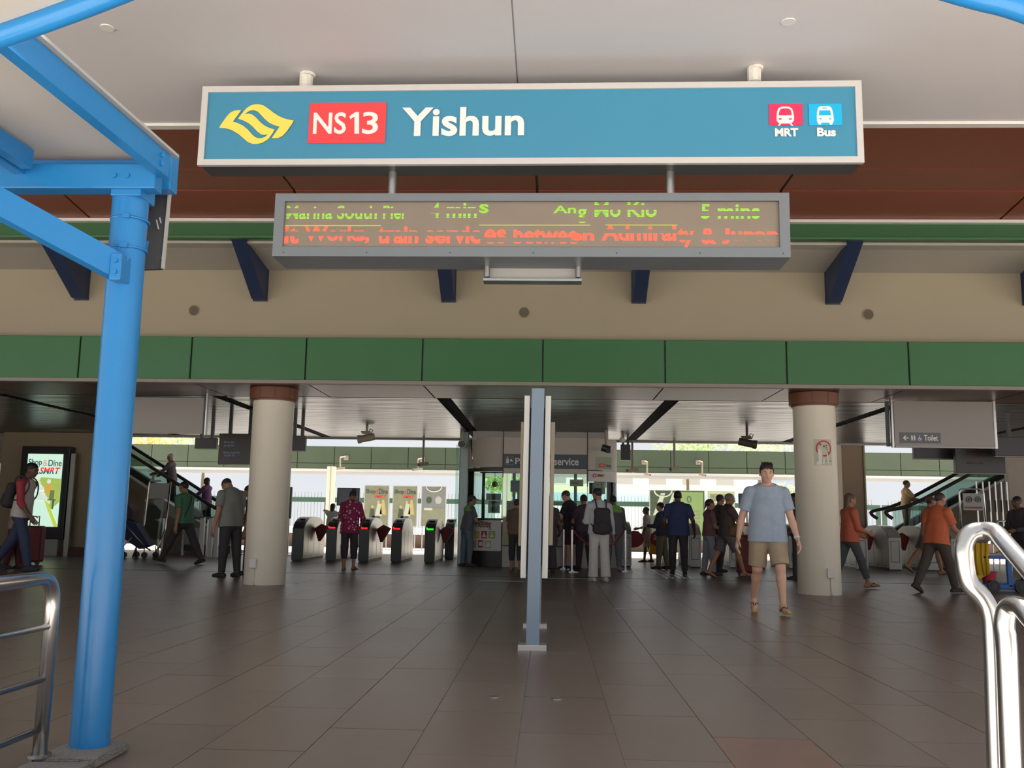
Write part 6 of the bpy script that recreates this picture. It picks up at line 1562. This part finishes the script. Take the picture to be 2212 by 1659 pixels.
# green shirt man walking left
g = G(392, 1219)
p_ = person('man in green shirt and dark trousers striding left', (g[0], g[1]), ht(g, 398, 1034), -72, dict(l=(30, 4), fl=-12, r=(-24, 6), fr=14, la=(-10, 10, 14, 0), ra=(16, 10, 28, 10), lean=4),
    dict(skin='tan', hair=(38, 34, 34), style='crop', top=(66, 124, 92), bot=(50, 44, 46), shoe=(44, 34, 34), build=1.05), res=.010)
T = p_['T']; ss = thing('sling_strap', 'dark bag strap crossing the back of the green-shirted man', 'strap', tuple(T(0, -.08, .2)))
obj('strap', MB().tube(smooth_path([T(.06, .0, .335), T(.04, -.075, .26), T(-.03, -.082, .14), T(-.09, -.05, .02), T(-.1, .0, .0)], 5), .013, 8), black, ss, True)
# grey polo man and companion
g = G(493, 1246)
person('man in grey polo shirt and dark trousers bowing his head beside the column', (g[0], g[1]), ht(g, 500, 1024), -55, dict(l=(3, 2), r=(-3, 4), la=(2, 11, 10, 0), ra=(6, 9, 20, 0), lean=6, nod=52, turn=-5),
    dict(skin='tan', hair=(40, 38, 36), style='crop', top=(122, 124, 118), bot=(40, 38, 42), shoe=(36, 34, 38), build=1.08, hem=.48), res=.009)
g = G(527, 1243)
person('dark-haired person in black half hidden between the polo man and the column', (g[0], g[1]+.35), ht(g, 525, 1045), -90, dict(nod=18, lean=4), dict(skin='tan', hair=(34, 26, 26), style='bob', top=(56, 50, 52), bot=(40, 38, 42)), res=.011)
# escalator riders
def on_esc(h0, d, px, Y):
    # point on the escalator steps below the given pixel column
    x = at(px, 1040, Y)[0]; s = (x-h0[0])/d[0]; return (x, Y), float(h0[2]-.95+d[2]*max(0, s))
po, z_ = on_esc(h0L, dL, 371, 27.1)
person('white-haired man in dark clothes riding up the left escalator', po, 1.62, -90, dict(ra=(40, 8, 40, 0), la=(45, 8, 35, 0), lean=6), dict(skin='tan', hair=(188, 182, 176), style='short', top=(84, 74, 80), sleeve='long', bot=(50, 46, 54)), res=.011, z0=z_)
po, z_ = on_esc(h0L, dL, 449, 27.1)
person('person in purple top low on the left escalator', po, 1.55, -80, dict(la=(45, 6, 40, 0), ra=(30, 8, 40, 0)), dict(skin='dark', hair=(30, 26, 28), style='bob', top=(104, 58, 110), sleeve='mid', bot=(52, 46, 52)), res=.011, z0=z_)
po, z_ = on_esc(h0R, dR, 1955, 27.1)
person('bald person standing at the foot of the right escalator', po, 1.62, 90, dict(la=(40, 8, 40, 0), ra=(40, 8, 40, 0)), dict(skin='tan', hair=(60, 52, 48), style='crop', top=(206, 170, 120), bot=(80, 70, 60)), res=.011, z0=z_)
# woman in pink
g = G(752, 1231)
person('woman in pink dotted blouse and cropped black leggings facing the gates', (g[0], g[1]), ht(g, 757, 1056), 4, dict(l=(2, 2), r=(5, 6), la=(16, 14, 62, 35), ra=(16, 16, 58, 35), lean=7, nod=32),
    dict(skin='tan', hair=(46, 38, 42), style='bun', top=(156, 54, 96), sleeve='mid', hem=.44, bot=(40, 36, 44), leg='capri', stype='sandal', shoe=(60, 44, 44), build=.96), res=.009)
for n_ in [m for m in bpy.data.materials if m.name == 'cloth_156_54_96']:
    nt_ = n_.node_tree; b_n = nt_.nodes['Principled BSDF']; vo = nt_.nodes.new('ShaderNodeTexVoronoi'); vo.inputs['Scale'].default_value = 15; tcn = nt_.nodes.new('ShaderNodeTexCoord')
    ramp = nt_.nodes.new('ShaderNodeValToRGB'); ramp.color_ramp.elements[0].position = .26; ramp.color_ramp.elements[1].position = .34
    ramp.color_ramp.elements[0].color = lin((236, 190, 206))+(1,); ramp.color_ramp.elements[1].color = lin((150, 44, 88))+(1,)
    nt_.links.new(tcn.outputs['Object'], vo.inputs['Vector']); nt_.links.new(vo.outputs['Distance'], ramp.inputs['Fac']); nt_.links.new(ramp.outputs['Color'], b_n.inputs['Base Color'])
x_ = at(716, 1150, 27.5)
person('woman in white raising both arms to her head beyond the gates', (x_[0], 27.5), 1.5, 10, dict(la=(120, 42, 118, 35), ra=(120, 42, 118, 35)), dict(skin='tan', hair=(36, 30, 30), style='long', top=(206, 206, 210), bot=(70, 74, 90), sleeve='none'), res=.011)
# staff at the left of booth
g = G(1002, 1214)
person('staff man in dark cap and green-shouldered grey shirt leaning on the booth counter', (at(1008, 1150, 22.1)[0], 22.1), ht((0, 22.1), 1008, 1072)+.03, 62, dict(l=(-2, 2), r=(8, 12), la=(22, 10, 60, 10), ra=(26, 10, 62, 10), lean=9, nod=4),
    dict(skin='tan', hair=(30, 28, 30), style='cap', cap=(48, 48, 54), top=(96, 100, 108), yoke=(140, 196, 92), bot=(92, 112, 130), shoe=(60, 46, 46)), res=.010)
g = G(1114, 1232)
person('woman in brown top and cropped black trousers at the counter, left of the pylon', (g[0], g[1]), ht(g, 1118, 1078), 12, dict(l=(2, 2), r=(-2, 4), la=(20, 8, 60, 20), ra=(20, 8, 60, 20)), dict(skin='tan', hair=(50, 42, 38), style='short', top=(108, 84, 64), hem=.50, bot=(40, 40, 38), leg='capri', stype='sandal', shoe=(110, 80, 70)), res=.010)
g = G(1183, 1238)
person('person in long dark clothes just right of the pylon', (g[0], g[1]+.25), 1.62, 0, dict(ra=(12, 10, 40, 0)), dict(skin='dark', hair=(36, 32, 32), style='long', top=(56, 50, 58), hem=.33, bot=(52, 46, 56), flare=.03), res=.010)
g = at(1235, 1150, 21.62); g = V(g[0], 21.5, 0)
person('boy in black tee with brownish hair looking down at the counter', (g[0]-.02, g[1]+.15), ht(g, 1236, 1057), -62, dict(l=(4, 2), r=(-4, 6), la=(26, 8, 60, 10), ra=(18, 8, 70, 10), lean=5, nod=26), dict(skin='light', hair=(76, 62, 50), style='short', top=(44, 40, 46), bot=(72, 34, 48), leg='short', shoe=(50, 40, 44), hem=.49), res=.009)
g = at(1262, 1150, 20.95); g = V(g[0], 20.65, 0)
person('man in navy-red printed shirt next to the boy in black', (g[0], g[1]+.3), ht((0, g[1]+.3), 1266, 1068), -15, dict(la=(20, 8, 70, 20), ra=(16, 10, 60, 20), nod=8), dict(skin='tan', hair=(30, 28, 32), style='short', top=(62, 44, 60), bot=(44, 34, 44), shoe=(40, 34, 36), build=1.05), res=.010)
g = G(1294, 1256)
p_ = person('man in white shirt and white trousers carrying a black backpack', (g[0], g[1]), ht(g, 1287, 1054), -14, dict(l=(2, 2), r=(-3, 3), la=(16, 10, 78, 8), ra=(2, 12, 14, 0), lean=1, nod=14, turn=-28), dict(skin='tan', hair=(32, 30, 32), style='short', top=(204, 206, 210), sleeve='long', bot=(206, 204, 200), flare=.022, shoe=(190, 190, 188), hem=.5), res=.009)
backpack(p_, 'black backpack on the man in white', (40, 36, 40), w=.16, zlo=-.01, zhi=.26)
g = G(1326, 1231)
person('staff man in grey shirt with bright green shoulders facing the gates', (g[0], g[1]+.1), ht(g, 1323, 1070), -6, dict(la=(14, 10, 70, 30), ra=(8, 12, 50, 30), nod=4), dict(skin='dark', hair=(30, 28, 30), style='short', top=(100, 96, 104), sleeve='long', yoke=(128, 200, 88), bot=(104, 114, 126), shoe=(170, 168, 160), build=1.06, hem=.46), res=.009)
# right of the booth
g = G(1402, 1216)
p_ = person('woman in pale grey dress beyond the wide gate carrying a yellow bag', (g[0], g[1]+.4), ht((0, g[1]+.4), 1402, 1095), -70, dict(l=(6, 2), r=(-4, 6), ra=(20, 8, 60, 0), la=(4, 8, 16, 0)), dict(skin='dark', hair=(44, 38, 38), style='bob', top=(168, 160, 156), hem=.28, leg='none', stype='sandal', shoe=(60, 44, 44)), res=.011)
q = at(1418, 1185, g[1]+.1); yb = thing('shopping_bag', 'yellow shopping bag held beside the pale dress', 'bag', tuple(q))
mb = MB().prism([at(1405, 1170, q[1]), at(1430, 1168, q[1]), at(1432, 1195, q[1]), at(1420, 1199, q[1]), at(1402, 1196, q[1])], (0, .16, 0)); obj('bag_body', mb, bagy, yb)
for yy in (0.0, .16): obj('bag_handle', MB().tube([at(1410, 1170, q[1])+V(0, yy, 0), at(1414, 1160, q[1])+V(0, yy, 0), at(1424, 1160, q[1])+V(0, yy, 0), at(1427, 1169, q[1])+V(0, yy, 0)], .008, 6), bagy, yb, True)
g = G(1432, 1230)
person('man in dark jacket and khaki trousers half hidden behind the blue shirt', (g[0], g[1]+.15), ht(g, 1440, 1085), -60, dict(la=(20, 10, 80, 20), ra=(10, 8, 30, 0)), dict(skin='light', hair=(40, 34, 32), style='short', top=(44, 54, 76), sleeve='long', bot=(112, 100, 80), shoe=(50, 44, 40)), res=.010)
g = G(1466, 1241)
person('man in dark blue shirt standing with his back turned before the gates', (g[0], g[1]), ht(g, 1464, 1060), 6, dict(la=(4, 16, 40, 30), ra=(6, 20, 30, 20), nod=4, lean=1), dict(skin='dark', hair=(30, 28, 30), style='short', top=(42, 54, 104), bot=(42, 40, 48), shoe=(40, 36, 38), build=1.12, hem=.46), res=.009)
g = at(1531, 1150, 20.1); g = V(g[0], 20.1, 0)
person('woman in maroon top and pale jeans with tied-back hair', (g[0], g[1]), ht(g, 1532, 1078), 78, dict(l=(-4, 4), r=(6, 4), la=(14, 8, 30, 0), ra=(14, 8, 60, 10)), dict(skin='tan', hair=(48, 40, 38), style='tail', top=(124, 78, 84), hem=.51, sleeve='short', bot=(150, 156, 168), shoe=(70, 50, 54), build=.95), res=.009)
g = G(1556, 1240)
person('man with dark cropped hair behind the grey-haired walker', (at(1554, 1150, 21.5)[0], 21.5), ht((0, 21.5), 1554, 1068), 60, dict(la=(10, 8, 20, 0)), dict(skin='tan', hair=(46, 42, 44), style='crop', top=(66, 58, 58), bot=(56, 52, 56)), res=.010)
g = G(1574, 1249)
p_ = person('grey-haired man in dark brown tee and grey shorts striding right', (g[0]-.02, g[1]), ht(g, 1575, 1064), 82, dict(l=(-22, 4), fl=22, r=(26, 10), fr=-4, la=(20, 8, 30, 0), ra=(34, 8, 52, 10), lean=4, nod=4), dict(skin='tan', hair=(130, 124, 118), style='crop', top=(66, 56, 54), bot=(92, 84, 90), leg='short', hem=.49, stype='sandal', shoe=(50, 40, 40), build=1.1), res=.009)
q = p_['T'](.13, .06, .03); hb2 = thing('handbag', 'brown shoulder bag at the hip of the grey-haired walker', 'bag', tuple(q))
obj('bag_body', MB().box(q[0]-.14, q[1]-.06, q[2]-.12, q[0]+.14, q[1]+.05, q[2]+.12, .05), mat('bag_brown', (120, 76, 52), .6, var=.15), hb2)
obj('strap', MB().tube(smooth_path([q+V(-.1, 0, .11), p_['T'](.1, -.02, .3), p_['T'](.06, .0, .34), p_['T'](.1, .08, .24), q+V(.1, 0, .11)], 5), .01, 8), MATS['bag_brown'], hb2, True)
# suitcase
g = G(1615, 1246); su = thing('suitcase', 'dark red trolley suitcase beside the walking man in shorts', 'suitcase', (g[0], g[1], 0))
obj('shell', MB().box(g[0]-.20, g[1], .06, g[0]+.22, g[1]+.28, .86, .06), mat('suitcase_red', (120, 36, 34), .5, var=.1, bump=.1), su)
obj('shell_band', MB().box(g[0]-.205, g[1]+.12, .08, g[0]+.225, g[1]+.15, .84), gdark, su)
for dx in (-.14, .16): obj('wheel', MB().cyl((g[0]+dx, g[1]+.04, .045), (g[0]+dx, g[1]+.08, .045), .047, 12), black, su, 'auto'); obj('pull_rod', MB().cyl((g[0]+dx*.6-.1, g[1]+.2, .84), (g[0]+dx*.6-.2, g[1]+.2, 1.08), .011, 8), steel, su)
obj('pull_grip', MB().beam((g[0]-.30, g[1]+.2, 1.08), (g[0]-.09, g[1]+.2, 1.08), .03, .03), black, su)
g = G(1722, 1252)
person('dark figure standing close to the left of the sticker column', (g[0]+.02, g[1]), ht(g, 1722, 1065), -82, dict(la=(6, 6, 40, 0), ra=(6, 6, 30, 0)), dict(skin='dark', hair=(34, 28, 32), style='crop', top=(66, 52, 62), sleeve='long', bot=(60, 50, 56), shoe=(50, 42, 44)), res=.010)
g = G(1868, 1272)
person('woman in orange-red top and dark leggings stepping right past the column', (g[0]-.2, g[1]+.1), ht(g, 1853, 1064), 80, dict(l=(-16, 10), fl=14, r=(22, 6), fr=-6, la=(10, 8, 60, 10), ra=(12, 8, 66, 20), lean=2), dict(skin='tan', hair=(112, 82, 66), style='long', top=(206, 96, 66), sleeve='mid', bot=(66, 74, 74), leg='tight', stype='sandal', shoe=(70, 54, 50), hem=.49), res=.009)
g = G(2035, 1281)
person('man in orange polo shirt and dark trousers walking right', (g[0]-.05, g[1]), ht(g, 2048, 1060), 66, dict(l=(-22, 8), fl=24, r=(20, 6), fr=-4, la=(-4, 10, 20, 0), ra=(26, 10, 40, 0), lean=10, nod=-2), dict(skin='tan', hair=(60, 44, 40), style='crop', top=(216, 102, 58), bot=(66, 56, 50), shoe=(50, 44, 40), build=1.08, hem=.48), res=.009)
g = G(2005, 1240)
person('person in dark cap just behind the man in orange, foot lifted', (g[0]+.05, g[1]), ht(g, 2018, 1070), 80, dict(l=(-26, 14), fl=34, r=(18, 8), fr=0, lean=6), dict(skin='tan', hair=(60, 50, 44), style='cap', cap=(92, 66, 54), top=(150, 88, 60), bot=(84, 66, 56), leg='short', stype='sandal', shoe=(70, 54, 50)), res=.010)
q = at(2205, 1110, 19.0)
person('person in black at the far right, above the looped handrail', (at(2206, 1110, 19.0)[0], 19.0), ht((0, 19.0), 2206, 1072), -110, dict(la=(20, 10, 70, 20), ra=(20, 10, 70, 20), lean=6), dict(skin='dark', hair=(34, 28, 30), style='short', top=(52, 44, 50), sleeve='long', bot=(48, 44, 50), build=1.1), res=.011)
